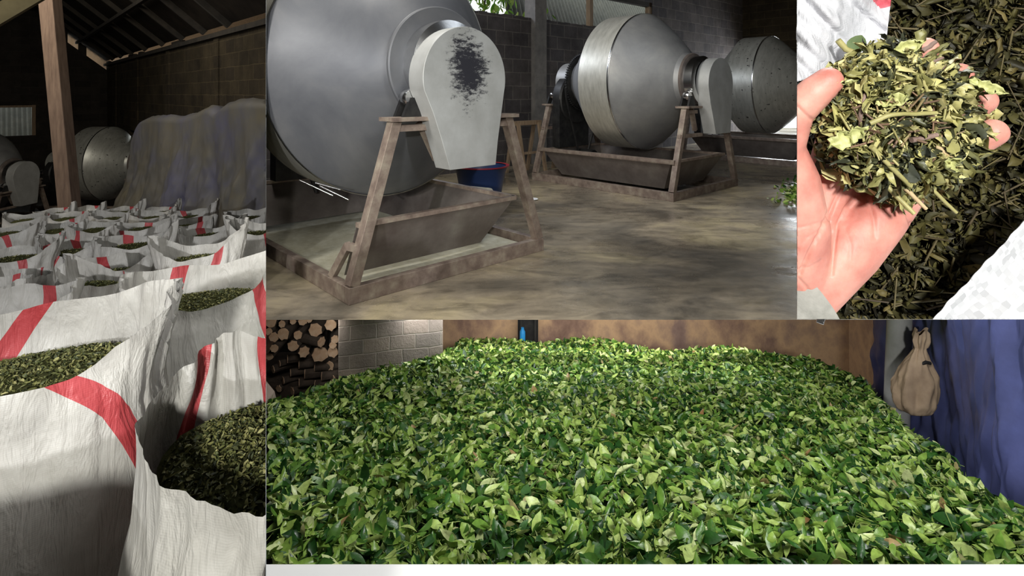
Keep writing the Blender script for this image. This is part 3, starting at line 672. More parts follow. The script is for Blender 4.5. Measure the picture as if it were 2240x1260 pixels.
# ================================================================ SACK ROOM (left)
def ramp_z(y):
    if y <= 8: return .15 - .15*y
    if y <= 11: return -1.05 - (y-8)*(1.25/3)
    return -2.3
b = MB(); ys = [-3.0, 0, 4, 8, 9.5, 11, 24]
vs = []
for y in ys: vs += [(-20, y, ramp_z(max(y, -3))), ((XL*y-.004) if y > 0 else 3.0 if y < 0 else 0, y, ramp_z(max(y, -3)))]
fs = [(2*i, 2*i+1, 2*i+3, 2*i+2) for i in range(len(ys)-1)]
n_ = len(vs); vs += [(x, y, z-.1) for x, y, z in vs]; fs += [(a+n_, d+n_, c+n_, b_+n_) for a, b_, c, d in fs[:len(ys)-1]]
b.add(vs, fs); struct(b.build('floor_sack_room', M['concrete']))
b = MB(); b.add([(XL*.62, .62, -3), (XL*24, 24, -3), (XL*24, 24, 5.39), (XL*4.4, 4.4, 5.39), (XL*4.4, 4.4, -.5), (XL*2.35, 2.35, -.1), (XL*2.0, 2.0, 1.0), (XL*.62, .62, 1.4)], [(0,1,2,3,4,5,6,7)]); o = b.build('added_partition', M['curtain']); struct(o)  # unseen edge-on partition, added and shaped to block light between the rooms
Cn = Vector((-15.5, 21.0, 0)); WT = 2.62; SL = .84
# brown wall running from the corner towards the partition
b = MB(); LW = 17.4; t0, t1 = 4.7, 6.0
b.box((-.2, 0, -2.4), (t0, .2, WT)); b.box((t1, 0, -2.4), (LW, .2, WT)); b.box((t0, 0, .36), (t1, .2, WT)); b.box((t0, 0, -2.4), (t1, .2, .17))
for k in range(4): b.box((2.0+k*4.1, -.03, -2.4), (2.3+k*4.1, .0, WT))
o = b.build('wall_sack_room', M['block_brown']); o.location = Cn; o.rotation_euler = (0, 0, AU-PI/2); struct(o); clip(o, N_LEFT_OF_582)
# gable wall at the far left with its window
M['block_dark'] = block_mat('block_wall_dark', (.05, .042, .034), (.03, .026, .022), (.05, .042, .035), bw=.5, bh=.25)
def xg(px):   # distance from the corner along the gable wall
    k = (px-CX)/F; return (Cn.x - k*Cn.y)/(U.x - k*U.y)
wz1, wz0 = 1.08, .02; wx1 = xg(78)
b = MB(); Lg = 7.0
b.box((-.02, 0, -2.4), (wx1, .2, wz0)); 
# local x runs from the corner to the left (-U)
def gable(b, x0, x1, z0, zoff): b.prism([(x0, z0), (x1, z0), (x1, WT+SL*x1+zoff), (x0, WT+SL*x0+zoff)], -.2, 0)
b = MB(); gable(b, 0, xg(148), 1.09, -.22); gable(b, xg(148), Lg, 1.09, .3)
b.box((0, -.2, -2.4), (Lg, 0, wz0)); b.box((0, -.2, wz0), (wx1, 0, 1.09)); b.box((wx1+2.6, -.2, wz0), (Lg, 0, 1.09))
o = b.build('wall_gable', M['block_dark']); o.location = Cn; o.rotation_euler = (0, 0, AU+PI); struct(o)
b = MB(); b.box((wx1, 0, wz0), (wx1+.10, .05, 1.1)); b.box((wx1, 0, 1.02), (wx1+2.6, .06, 1.09))
o = b.build('window_1', M['timber']); o.location = Cn; o.rotation_euler = (0, 0, AU+PI); struct(o)
for a, c in ((xg(180), xg(183)),):
    b = MB(); b.prism([(a-.12, WT+SL*a-.4), (a+.12, WT+SL*a-.2), (a+.12, WT+SL*a+.2), (a-.12, WT+SL*a)], -.05, .05); o = b.build('trim_8', M['dark']); o.location = Cn; o.rotation_euler = (0, 0, AU+PI); struct(o)
o = corr_sheet(Cn - U*5.6 + V*1.2 + Vector((0, 0, -.2)), U*5.2, V*2.2 + Vector((0, 0, 2.6)), 260, 2, 36, .035, M['corr'], 'corrugated_roof', (0, -.5, 1))
tag(o, 'greenish corrugated metal sheet seen through the window at far left', 'roof')
# roof with rafters and warm outer eaves
def roof_pt(s, t, dz=0):   # s metres along the brown wall from the corner, t metres away from it
    p = Cn - V*s - U*t; return Vector((p.x, p.y, WT + SL*t + dz))
b = MB(); H_ = .17
b.add([roof_pt(-.5, -.02, H_), roof_pt(19, -.02, H_), roof_pt(19, 4.2, H_), roof_pt(-.5, 4.2, H_), roof_pt(-.5, -.02, H_+.04), roof_pt(19, -.02, H_+.04), roof_pt(19, 4.2, H_+.04), roof_pt(-.5, 4.2, H_+.04)], [(0,3,2,1),(4,5,6,7),(0,1,5,4),(1,2,6,5),(2,3,7,6),(3,0,4,7)])
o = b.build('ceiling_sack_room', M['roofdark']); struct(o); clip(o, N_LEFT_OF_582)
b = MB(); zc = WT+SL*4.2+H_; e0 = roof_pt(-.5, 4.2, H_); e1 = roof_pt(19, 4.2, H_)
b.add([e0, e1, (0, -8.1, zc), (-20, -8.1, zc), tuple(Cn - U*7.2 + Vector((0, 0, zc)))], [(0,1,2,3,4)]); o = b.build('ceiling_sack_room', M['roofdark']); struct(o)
for i, s in enumerate((1.6, 3.4, 5.4, 7.6, 9.8, 11.8, 13.6, 15.2)):
    b = MB(); b.beam(roof_pt(s, .0, H_-.06), roof_pt(s, 4.2, H_-.06), .09, .12); o = b.build('rafter', M['dark']); tag(o, 'dark sooty rafter under the roof of the sack room', 'rafter', 'roof rafters'); clip(o, N_LEFT_OF_582)
for t in (.9, 2.2):
    b = MB(); b.beam(roof_pt(-.3, t, H_-.14), roof_pt(18, t, H_-.14), .08, .08); o = b.build('purlin', M['dark']); tag(o, 'long dark purlin running under the sack room roof', 'beam', 'roof purlins'); clip(o, N_LEFT_OF_582)
b = MB()
for s0, s1 in ((-.3, .25), (4.6, 5.5), (6.3, 6.7), (10.6, 11.5)): b.beam(roof_pt(s0, -.06, H_/2), roof_pt(s1, -.06, H_/2), .1, H_)
b.beam(roof_pt(-.3, .02, -.03), roof_pt(18, .02, -.03), .12, .09)
o = b.build('trim_9', M['dark']); struct(o); clip(o, N_LEFT_OF_582)
o = corr_sheet(roof_pt(-1.5, .03, H_+.06), -V*20, U*1.9 + Vector((0, 0, -.36)), 500, 2, 110, .02, M['corrwarm'], 'eave_sheet', (0, 0, 1)); tag(o, 'sunlit corrugated eave sheet glimpsed through the gap above the brown wall', 'roof'); clip(o, N_LEFT_OF_582, False)
g0 = roof_pt(-.25, -.2, H_+.1); g1 = roof_pt(-.25, 3.5, H_+.1)
o = corr_sheet(g0, g1-g0, V*1.0 + Vector((0, 0, -.6)), 160, 2, 20, .02, M['corrwarm'], 'eave_sheet', (0, 0, 1)); tag(o, 'sunlit corrugated sheet glimpsed through the sloping gable gap beside the leaning post', 'roof')
# leaning post and big beam
r = MB(); a = P(166, 470, 8.8); a.z = ramp_z(8.8); tp = P(104, -60, 8.8)
d = (tp-a)
r.beam(a, tp, .23, .20, up=(0, 1, 0)); o = r.build('wooden_post', M['redtimber'], bevel=.01); tag(o, 'leaning reddish brown wooden post rising to the roof behind the sacks', 'post')
r = MB(); r.beam(P(-60, 66, 7.0), P(140, -50, 7.6), .30, .22); o = r.build('roof_beam', M['timberg']); tag(o, 'broad greenish brown beam crossing the top left corner', 'beam')
# two machines at the far end
def mach1(px, py, Y, rz, label, **kw):
    q = P(px, py, Y)
    off = Matrix.Rotation(rz, 3, 'Z') @ Vector((.93, 1.3, 0))
    return machine(Vector((q.x-off.x, q.y-off.y, -2.3)), rz, label, **kw)
mach1(222, 0, 16.6, AU+.80, 'pale rounded drum machine behind the leaning post in the sack room', spots=True, flange=.41)
mach1(-62, 0, 14.3, AU+.80, 'drum machine half outside the left edge behind the sacks', flange=.41, cover_r=.39)

# covered pile
def cover(s, t):
    # s: 0 left .. 1 right ; t: 0 top back .. 1 bottom front
    A = P(300, 0, 11.0); B = P(640, 0, 7.9); p = A.lerp(B, s); p.z = 0
    d = (B-A); d.z = 0; d.normalize(); out = Vector((d.y, -d.x, 0))
    zt = .95 + .55*s + .05*math.sin(s*11) + .05*math.exp(-((s-.55)/.06)**2) - .10*math.exp(-((s-.62)/.03)**2)
    if s < .10: zt -= .35*((.10-s)/.10)**2
    fold = .26*mn.noise(Vector((s*7+t*.6, t*1.3, 1))) + .13*mn.noise(Vector((s*17-t*1.5, t*3.5, 4))) + .06*mn.noise(Vector((s*36+t*5, t*10, 7))) + .05*abs(mn.noise(Vector((s*50-t*9, t*20, 2))))
    if t < .25:
        q = t/.25; p = p - out*(.9*(1-q)) ; z = zt - .03*(1-q) + fold*.15
        return Vector((p.x, p.y, z - .15*(1-q)))
    q = (t-.25)/.75; zb = ramp_z(10)-.1
    p = p + out*((.12+.9*q*q)*.9 + fold*min(1, q*2.5)) - d*((1-s)**3*.9*q)
    return Vector((p.x, p.y, zt - .04 - (zt-zb)*q))
b = MB(); b.grid(cover, 240, 70); o = b.build('tarpaulin', M['tarpg'], None, 180); tag(o, 'dusty grey blue tarpaulin draped over a tall pile by the brown wall', 'tarpaulin')
clip(o, N_LEFT_OF_582, False); o.modifiers.new('thick', 'SOLIDIFY').thickness = .004

# ---- woven sacks
def weave_mat(name, c0, c1, rough=.45, scale=1.):
    m, nt, b = new_mat(name)
    n = noise(nt, 7*scale, 8, .65); r = ramp(nt, [(.3, c0), (.7, c1)], n.outputs[0]); nt.links.new(r.outputs[0], b.inputs['Base Color'])
    b.inputs['Roughness'].default_value = rough
    n1 = noise(nt, 5, 4, .6, stretch=(3.2, 3.2, .8), dist=.8)
    tc = nd(nt, 'ShaderNodeTexCoord'); ws = []
    for ax in ('X', 'Z'):
        w = nd(nt, 'ShaderNodeTexWave', bands_direction=ax); w.inputs['Scale'].default_value = 55*scale; nt.links.new(tc.outputs['Object'], w.inputs[0]); ws.append(w)
    a = nd(nt, 'ShaderNodeMath', operation='ADD'); nt.links.new(ws[0].outputs['Fac'], a.inputs[0]); nt.links.new(ws[1].outputs['Fac'], a.inputs[1])
    a1 = nd(nt, 'ShaderNodeMath', operation='MULTIPLY'); nt.links.new(a.outputs[0], a1.inputs[0]); a1.inputs[1].default_value = .012
    a2 = nd(nt, 'ShaderNodeMath', operation='MULTIPLY_ADD'); nt.links.new(n1.outputs[0], a2.inputs[0]); a2.inputs[1].default_value = 1.5; nt.links.new(a1.outputs[0], a2.inputs[2])
    bump(nt, b, a2.outputs[0], .55, .022)
    return m
M['weave'] = weave_mat('white_woven_plastic', (.47, .45, .41), (.66, .64, .60))
M['weavered'] = weave_mat('red_woven_stripe', (.42, .045, .05), (.60, .10, .11))
def sack(cx, cy, zt, a, bb, yaw, eL, eR, lf, lb, stripe, label, seed, chips, detail=1.0, tea_drop=.03, tw=0):
    rnd = random.Random(seed); ph = [rnd.uniform(0, 6.28) for _ in range(8)]
    H = zt - ramp_z(cy) - .005
    t_ = empty('woven_sack', (cx, cy, ramp_z(cy)+.005), yaw, label, 'sack', 'open woven sacks of tea')
    NU, NV = (144, 34) if detail > .6 else (96, 26)
    def fn(s, t):
        th = 2*PI*s + tw*(.72-t); c, sn = math.cos(th), math.sin(th)
        e = abs(c); E = eR if c > 0 else eL
        low = (lf if sn < 0 else lb)*(1-e**2)
        rim = H + low + E*e**2.4 + .012*math.sin(3*th+ph[6])
        den = (e**2.6 + abs(sn)**2.6)**(-1/2.6)
        tb = .60; z0 = H*.84
        top_b = .84+.20*math.sin(PI*.82)
        if t < tb:
            q = t/tb; z = z0*q; bulge = .84 + .20*math.sin(q*PI*.82); k = 0.
            sx = a*den*c*bulge; sy = bb*den*sn*bulge
        else:
            q = (t-tb)/(1-tb); z = z0 + (rim-z0)*q; k = q*q*(3-2*q)
            sx0 = a*den*c*top_b; sy0 = bb*den*sn*top_b
            sx1 = a*1.08*c*(1 + .02*e); sy1 = bb*(.96 if sn > 0 else .92)*sn*(1-.45*e**3)
            sx = sx0 + (sx1-sx0)*k; sy = sy0 + (sy1-sy0)*k
        w = 1/(1+math.exp(-(t-.45)*9))
        g = e**3
        # folds fan out from the pulled corners and run down the bag
        cc, ss = math.cos(th)*2.2, math.sin(th)*2.2
        fan = (mn.noise(Vector((cc*2.2, ss*2.2, t*1.2+ph[0]*9)))*.045 + mn.noise(Vector((cc*4.5, ss*4.5, t*2.4+ph[1]*9)))*.026 + abs(mn.noise(Vector((cc*8, ss*8, t*3+ph[2]*9))))*.014)
        lump = mn.noise(Vector((cc*.8, ss*.8, t*2.6+ph[3]*9)))*.05
        fold = fan*(.25+.75*w)*(.5+.7*g) + lump*(.6+.4*w)*(1-.5*g)
        r_ = 1 + fold/max(a, .2)*.8
        return Vector((sx*r_, sy*r_, max(0, z + .006*math.sin(8*th+ph[2])*k)))
    si = [((g % 360)/360*NU) for g in stripe]; wdt = NU*.018
    b = MB(); b.grid(fn, NU, NV, wrap=True, mfn=lambda i, j: 1 if any(abs(((i-q+NU/2) % NU)-NU/2) <= wdt for q in si) else 0)
    b.f.append(tuple(range(NU-1, -1, -1))); b.m.append(0)
    sk = b.build('bag', [M['weave'], M['weavered']], t_, 180)
    # the tea inside
    ht = ramp_z(cy) + H - tea_drop
    def tf(s, t):
        th = 2*PI*s; den = (abs(math.cos(th))**2.6 + abs(math.sin(th))**2.6)**(-1/2.6)
        x = a*.80*den*math.cos(th)*t; y = bb*.80*den*math.sin(th)*t
        return Vector((x, y, .035*(1-t*t) + .006*math.sin(x*60)*math.sin(y*70)))
    b = MB(); b.grid(tf, 40, 12, wrap=True)
    vs_ = np.array(b.v); fs_ = np.array(b.f)
    n = chips; rr = np.sqrt(RNG.random(n))*.93; th = RNG.uniform(0, 6.28, n); den = (np.abs(np.cos(th))**2.6+np.abs(np.sin(th))**2.6)**(-1/2.6)
    px_ = a*.80*den*np.cos(th)*rr; py_ = bb*.80*den*np.sin(th)*rr
    pos = np.stack([px_, py_, .035*(1-rr**2) + RNG.uniform(-.002, .008, n)], 1)
    lv, lf_ = leaves_mesh(pos, RNG.uniform(.010, .024, n), RNG.uniform(.3, .6, n), RNG.uniform(0, 6.28, n), RNG.normal(0, .6, n), RNG.normal(0, .7, n), RNG.normal(0, 2.4, n), RNG.uniform(.1, 1.1, n))
    tea = np_mesh('dried_tea', [(vs_, fs_, 0), (lv, lf_, 1)], [M['drybase'], M['dry']])
    tea.location = (cx, cy, ht); tea.rotation_euler = (0, 0, yaw)
    tag(tea, 'tea in ' + label.split(',')[0], 'tea', 'dried tea in the sacks', 'stuff')
    return t_, tea
S = [  # px, py of the tea, depth, half width, half depth, yaw, left ear, right ear, front lip, back lip, stripes, label
 (78, 800, 1.66, .33, .22, 33, .10, .19, .0, .13, (300, 110), 'large sack at lower left, red stripe down its front, right corner pulled up', 2600),
 (566, 985, 1.28, .34, .25, -52, .14, .12, .10, .10, (205, 150), 'nearest sack at the bottom, wide open mouth with a red folded corner', 3600),
 (452, 650, 2.76, .34, .22, 22, .14, .26, .0, .12, (318, 120), 'plump sack at the middle right, shadowed front, tea showing beside its frayed red corner', 1800),
 (10, 705, 2.85, .29, .20, 28, .10, .18, .03, .12, (290, 60), 'sack at left edge with pointed right corner, above the large striped sack', 1200),
 (207, 622, 3.45, .22, .17, -14, .17, .06, .04, .05, (75,), 'narrow sack with a tall left corner standing above the large striped sack', 700),
 (258, 592, 4.0, .27, .18, 14, .05, .22, .03, .09, (118,), 'sack behind the narrow tall cornered one, red stripe on its back lip', 700),
 (438, 562, 3.95, .28, .19, 14, .16, .27, .02, .05, (295,), 'sack with bulging front and thin red stripe behind the plump one', 500),
 (40, 622, 3.75, .20, .16, -8, .12, .08, .04, .06, (80,), 'small crumpled sack near the left edge with a dark folded mouth', 500),
 (42, 562, 4.6, .29, .18, 12, .03, .19, .0, .05, (292, 70), 'sack near the left edge with a broad red stripe and pointed right corner', 300),
 (160, 548, 4.8, .25, .17, 6, .16, .17, -.0, .03, (255, 100), 'sack with two raised corners in the middle row left of centre', 300),
 (296, 535, 4.75, .29, .18, 14, .08, .20, .0, .04, (305, 110), 'sack with a red stripe beside its high right corner in the middle row', 300),
 (-30, 640, 3.25, .22, .17, 0, .1, .1, .03, .05, (80,), 'sack cut off by the left edge above the pointed cornered sack', 100),
 (462, 512, 5.3, .27, .18, 16, .07, .19, .02, .03, (110,), 'sack with a rolled rim left of the partition in the fourth row', 200),
 (566, 508, 5.0, .26, .18, 5, .17, .20, .02, .04, (300,), 'sack with gathered folds against the partition in the fourth row', 200),
 (28, 508, 5.75, .27, .17, 5, .07, .12, .0, .03, (285,), 'sack with a faint red stripe at the left edge, fourth row', 100),
 (128, 502, 5.9, .25, .17, 8, .08, .1, .0, .03, (70, 300), 'sack second from the left edge in the fourth row', 100),
 (214, 500, 5.85, .25, .17, 8, .06, .15, .0, .03, (240,), 'sack with a high right corner in the fourth row, below the drum', 100),
 (318, 498, 5.7, .26, .17, 10, .05, .14, .0, .03, (235, 100), 'sack with a wide red band at its left in the fourth row', 100),
 (415, 492, 6.2, .26, .17, 8, .12, .12, .02, .05, (300, 75), 'sack with a red stripe under the tall folded corner, below the tarpaulin', 60),
 (60, 480, 6.9, .26, .17, 0, .08, .06, .0, .04, (55,), 'sack near the left edge in the fifth row with curled rim', 60),
 (152, 476, 7.0, .25, .17, 4, .07, .09, .0, .04, (75, 300), 'sack below the foot of the leaning post in the fifth row', 60),
 (248, 476, 6.9, .25, .17, 4, .09, .09, .0, .04, (62,), 'sack in the fifth row under the left edge of the tarpaulin', 60),
 (338, 474, 6.9, .25, .17, 6, .10, .16, .0, .04, (155,), 'sack in the fifth row with a bright red left corner', 60),
 (424, 472, 6.7, .26, .17, 6, .05, .22, .0, .05, (120,), 'sack in the fifth row with the tallest tan folded corner', 60),
 (545, 474, 6.5, .24, .16, 14, .08, .18, .0, .05, (165,), 'sack in the fifth row by the partition with a red left corner', 60),
 (122, 466, 7.8, .24, .16, 10, .03, .16, .0, .04, (75,), 'backmost sack with a pointed right corner left of the leaning post', 40),
 (188, 463, 8.0, .24, .16, 4, .06, .15, .0, .05, (75,), 'backmost sack right behind the foot of the leaning post', 40),
 (268, 463, 7.9, .24, .16, 12, .03, .17, .0, .04, (75,), 'backmost sack with a sharp right corner before the tarpaulin', 40),
 (350, 463, 7.9, .24, .16, 12, .03, .17, .0, .04, (75,), 'backmost sack right of the sharp cornered one before the tarpaulin', 40)]
SACKS = []
for (x_, y_, lab) in ((-1.10, .72, 'unseen sack added in the row nearest the viewer, shading the front sacks from below the view'), (-1.85, .78, 'unseen sack added nearest the viewer at the far left, shading the front sacks from below the view')):  # unseen blockers added to shade the lower fronts of the nearest sacks
    SACKS.append(sack(x_, y_, .66, .34, .22, .1, .05, .05, 0, .04, (300,), lab, 91, 40, .5))
for i, (px, py, Y, a, bb, yaw, eL, eR, lf, lb, stp, lab, ch_) in enumerate(S):
    q = P(px, py, Y); SACKS.append(sack(q.x, Y, q.z, a, bb, math.radians(yaw), eL, eR, lf, lb, stp, lab, i+3, ch_, 1 if Y < 4.2 else .5, tw=(1.1, .3, .5)[i] if i < 3 else RNG.uniform(-.5, .5)))
for t_, tea in SACKS:
    if t_.location.x > XL*t_.location.y - .5:
        clip(t_, N_LEFT_OF_582); clip(tea, N_LEFT_OF_582, False)
# enclosure outside the view
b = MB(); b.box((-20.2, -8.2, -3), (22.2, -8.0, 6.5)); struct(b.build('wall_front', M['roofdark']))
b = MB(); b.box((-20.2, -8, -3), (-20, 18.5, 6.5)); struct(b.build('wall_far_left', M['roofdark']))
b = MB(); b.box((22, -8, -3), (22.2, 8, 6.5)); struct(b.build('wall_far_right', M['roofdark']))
# ================================================================ HAND WITH DRIED TEA OVER AN OPEN SACK (upper right)
def curl_mesh(pos, size, aspect, yaw, tilt, roll, bend, fold, twist, nr=9, crinkle=.03, frame=None):
    n = len(pos); rows = np.linspace(-.5, .5, nr); wid = np.sin((rows+.5)*PI)**.7*.5 + .03
    W5 = (-1, -.5, 0, .5, 1); V3 = np.zeros((n, nr, 5, 3)); bb_ = np.where(np.abs(bend) < .05, .05, bend)
    for j in range(nr):
        t = rows[j]; a = bb_*t
        for k, s in enumerate(W5):
            y = wid[j]*abs(s)*aspect*np.cos(fold*abs(s))*np.sign(s); z = wid[j]*abs(s)*aspect*np.sin(fold*abs(s))
            tw = twist*t; y2 = y*np.cos(tw)-z*np.sin(tw); z2 = y*np.sin(tw)+z*np.cos(tw)
            V3[:, j, k, 0] = np.sin(a)/bb_ - z2*np.sin(a); V3[:, j, k, 1] = y2; V3[:, j, k, 2] = (1-np.cos(a))/bb_ + z2*np.cos(a)
    V3 += RNG.normal(0, crinkle, V3.shape)
    V3 *= size[:, None, None, None]
    for axis, ang in ((0, roll), (1, tilt), (2, yaw)):
        c, s = np.cos(ang)[:, None, None], np.sin(ang)[:, None, None]; i, j = [(1, 2), (2, 0), (0, 1)][axis]
        a = V3[..., i]*c - V3[..., j]*s; b2 = V3[..., i]*s + V3[..., j]*c; V3[..., i] = a; V3[..., j] = b2
    if frame is not None: V3 = V3 @ frame
    V3 += pos[:, None, None, :]
    q = np.array([[j*5+k, j*5+k+1, (j+1)*5+k+1, (j+1)*5+k] for j in range(nr-1) for k in range(4)])
    return V3.reshape(-1, 3), ((np.arange(n)*nr*5)[:, None, None] + q[None]).reshape(-1, 4)
def PN(px, py, Y): return np.stack([(px-CX)/F*Y, Y, CZ+(HZ-py)/F*Y], 1)
# local frame of this little scene: z axis looks back at the viewer
d0 = Vector(((1990-CX)/F, 1, (HZ-350)/F)).normalized(); ex = Vector((1, 0, 0)); ex = (ex - d0*ex.dot(d0)).normalized(); ez = -d0; ey = ez.cross(ex)
FR = np.array([list(ex), list(ey), list(ez)])
K = .44
# skin
def skin_mat():
    m, nt, b = new_mat('skin')
    n = noise(nt, 26, 6, .6); r = ramp(nt, [(.3, (.44, .15, .12)), (.5, (.58, .25, .20)), (.72, (.68, .35, .28))], n.outputs[0]); nt.links.new(r.outputs[0], b.inputs['Base Color'])
    b.inputs['Roughness'].default_value = .5; b.inputs['Specular IOR Level'].default_value = .35; b.inputs['Subsurface Weight'].default_value = .25; b.inputs['Subsurface Scale'].default_value = .006
    b.inputs['Subsurface Radius'].default_value = (1, .35, .2)
    n2 = noise(nt, 420, 4, .6, stretch=(1, 1, .5)); bump(nt, b, n2.outputs[0], .35, .0006)
    return m
M['skin'] = skin_mat()
HB = MB()
_sp = [(0, 0, 1)] + [(math.sin(PI*j/12)*math.cos(2*PI*k/20), math.sin(PI*j/12)*math.sin(2*PI*k/20), math.cos(PI*j/12)) for j in range(1, 12) for k in range(20)] + [(0, 0, -1)]
_sf = [(0, 1+k, 1+(k+1) % 20) for k in range(20)] + [(1+j*20+k, 1+(j+1)*20+k, 1+(j+1)*20+(k+1) % 20, 1+j*20+(k+1) % 20) for j in range(10) for k in range(20)] + [(221, 201+(k+1) % 20, 201+k) for k in range(20)]
def capsule(bm, p, q, r0, r1, flat=1.0):
    p = Vector(p); q = Vector(q); d = (q-p); n = max(4, int(d.length/.0035))
    for i in range(n+1):
        f = i/n; c = p.lerp(q, f); r = r0+(r1-r0)*f; HB.add([(c.x+x*r, c.y+y*r, c.z+z*r) for x, y, z in _sp], _sf)
bm = None
def chain(pts):
    for (a, ra), (c, rc) in zip(pts, pts[1:]): capsule(bm, P(*a), P(*c), ra, rc)
WR = (1752, 660, .462)
chain([((1640, 760, .485), .024), (WR, .0235)])
# palm rays
for mcp, r_ in (((1835, 300, .455), .0165), ((1890, 300, .462), .0165), ((1945, 335, .464), .0155), ((1985, 395, .458), .0145)):
    chain([(WR, .022), (mcp, r_)])
chain([((1840, 305, .458), .016), ((1985, 395, .46), .0145)]); chain([((1800, 450, .462), .016), ((1930, 480, .462), .0155)])
# heel of the hand and thumb ball
chain([((1768, 640, .452), .0235), ((1850, 545, .449), .0255), ((1915, 475, .449), .0225), ((1962, 425, .450), .0185)])
chain([((1748, 620, .452), .022), ((1735, 500, .440), .027), ((1722, 400, .432), .024), ((1708, 320, .425), .0165)])
# thumb
chain([((1708, 330, .425), .0165), ((1738, 245, .412), .0135), ((1780, 205, .405), .0125), ((1812, 178, .402), .0105)])
# little, ring, middle, index
chain([((1985, 398, .452), .0155), ((2065, 352, .440), .0122), ((2125, 318, .430), .0108), ((2172, 290, .421), .0105)])
chain([((1958, 335, .460), .0155), ((2050, 285, .452), .0125), ((2110, 250, .436), .011), ((2150, 220, .424), .0100)])
chain([((1905, 285, .460), .0155), ((1990, 225, .456), .0125), ((2060, 188, .440), .0108), ((2098, 165, .428), .0098)])
chain([((1850, 275, .455), .0155), ((1930, 190, .452), .0122), ((1990, 140, .440), .0106), ((2025, 108, .430), .0095)])
me = bpy.data.meshes.new('hand'); me.from_pydata(HB.v, [], HB.f); me.update()
tmp = bpy.data.objects.new('hand_build', me); C.objects.link(tmp)
rm = tmp.modifiers.new('r', 'REMESH'); rm.mode = 'VOXEL'; rm.voxel_size = .0011
sm = tmp.modifiers.new('s', 'SMOOTH'); sm.factor = .7; sm.iterations = 14
dg = bpy.context.evaluated_depsgraph_get(); hm = bpy.data.meshes.new_from_object(tmp.evaluated_get(dg)); bpy.data.objects.remove(tmp)
nvh = len(hm.vertices); co_ = np.empty(nvh*3); hm.vertices.foreach_get('co', co_); co_ = co_.reshape(-1, 3); no_ = np.empty(nvh*3); hm.vertices.foreach_get('normal', no_); no_ = no_.reshape(-1, 3)
hp = np.stack([co_[:, 0]/co_[:, 1]*F+CX, HZ-(co_[:, 2]-CZ)/co_[:, 1]*F], 1)
facing = (no_ @ np.array(list(-d0))) > -.1
def crease(pts, depth, wpx):
    d = np.full(nvh, 1e9)
    for (x0, y0), (x1, y1) in zip(pts, pts[1:]):
        a = np.array([x0, y0]); ab = np.array([x1-x0, y1-y0]); t = np.clip(((hp-a) @ ab)/(ab @ ab), 0, 1)
        d = np.minimum(d, np.linalg.norm(hp-a-t[:, None]*ab, axis=1))
    return -depth*np.exp(-(d/wpx)**2)
disp = np.zeros(nvh)
for pts, dp, wp in (([(1850, 385), (1842, 410), (1822, 450), (1798, 505), (1770, 555), (1750, 600)], .0022, 4.5), ([(1874, 428), (1850, 455), (1832, 490), (1826, 530), (1820, 600)], .0015, 3.5),
                    ([(1742, 500), (1775, 492), (1815, 482)], .0008, 3), ([(1742, 548), (1765, 520), (1800, 500)], .0008, 3), ([(1900, 440), (1912, 480), (1915, 520)], .0012, 5),
                    ([(1985, 470), (1996, 500), (1990, 520)], .0016, 3.5), ([(2020, 410), (2030, 440), (2028, 460)], .0012, 3.5), ([(1742, 590), (1770, 585), (1800, 570)], .0006, 3),
                    ([(2065, 325), (2075, 350), (2082, 385)], .0012, 3.5), ([(2125, 290), (2133, 312), (2146, 345)], .0009, 3.5), ([(1738, 600), (1765, 630), (1785, 665)], .0010, 4), ([(1742, 232), (1760, 250), (1775, 262)], .0014, 4), ([(1786, 520), (1800, 560), (1792, 600)], .0006, 5), ([(1850, 500), (1862, 540), (1858, 590)], .0006, 5)):
    disp += crease(pts, dp, wp)*facing
co_ = co_ + no_*disp[:, None]; hm.vertices.foreach_set('co', co_.ravel()); hm.polygons.foreach_set('use_smooth', [True]*len(hm.polygons)); hm.update(); hm.name = 'hand'
hm.materials.clear(); hm.materials.append(M['skin'])
pr = empty('person', P(1752, 660, .5), 0, "open left palm of a person heaped with dried tea, grey cuff at the wrist", 'person')
ho = bpy.data.objects.new('hand', hm); C.objects.link(ho); ho.parent = pr; ho.location = -pr.location
M['cuff'] = mat('grey_knit', [(.3, (.22, .215, .195)), (.7, (.32, .31, .285))], scale=90, rough=1, bmp=.5, bdist=.002)
b = MB(); b.tube([P(1772, 640, .455), P(1769, 642, .455), P(1758, 650, .457), P(1690, 694, .466), P(1560, 780, .485)], [.0325, .0345, .035, .036, .038], 48, cap=False)
cu = b.build('sleeve', M['cuff'], pr, 60); cu.location = -pr.location
b = MB(); b.beam(P(1800, 672, .435), P(1794, 706, .438), .0055, .0035, up=tuple(ez)); b.beam(P(1792, 680, .436), P(1780, 668, .438), .003, .002, up=tuple(ez)); b.beam(P(1808, 678, .4345), P(1802, 702, .4365), .0016, .006, up=tuple(ez))
o = b.build('bracelet_clasp', M['shiny'], None, bevel=.0005); tag(o, 'silver metal bracelet clasp at the wrist below the cuff', 'bracelet')
for o in (ho, cu): clip(o, N_RIGHT_OF_1742); clip(o, N_ABOVE_699)
clip(o, N_ABOVE_699)
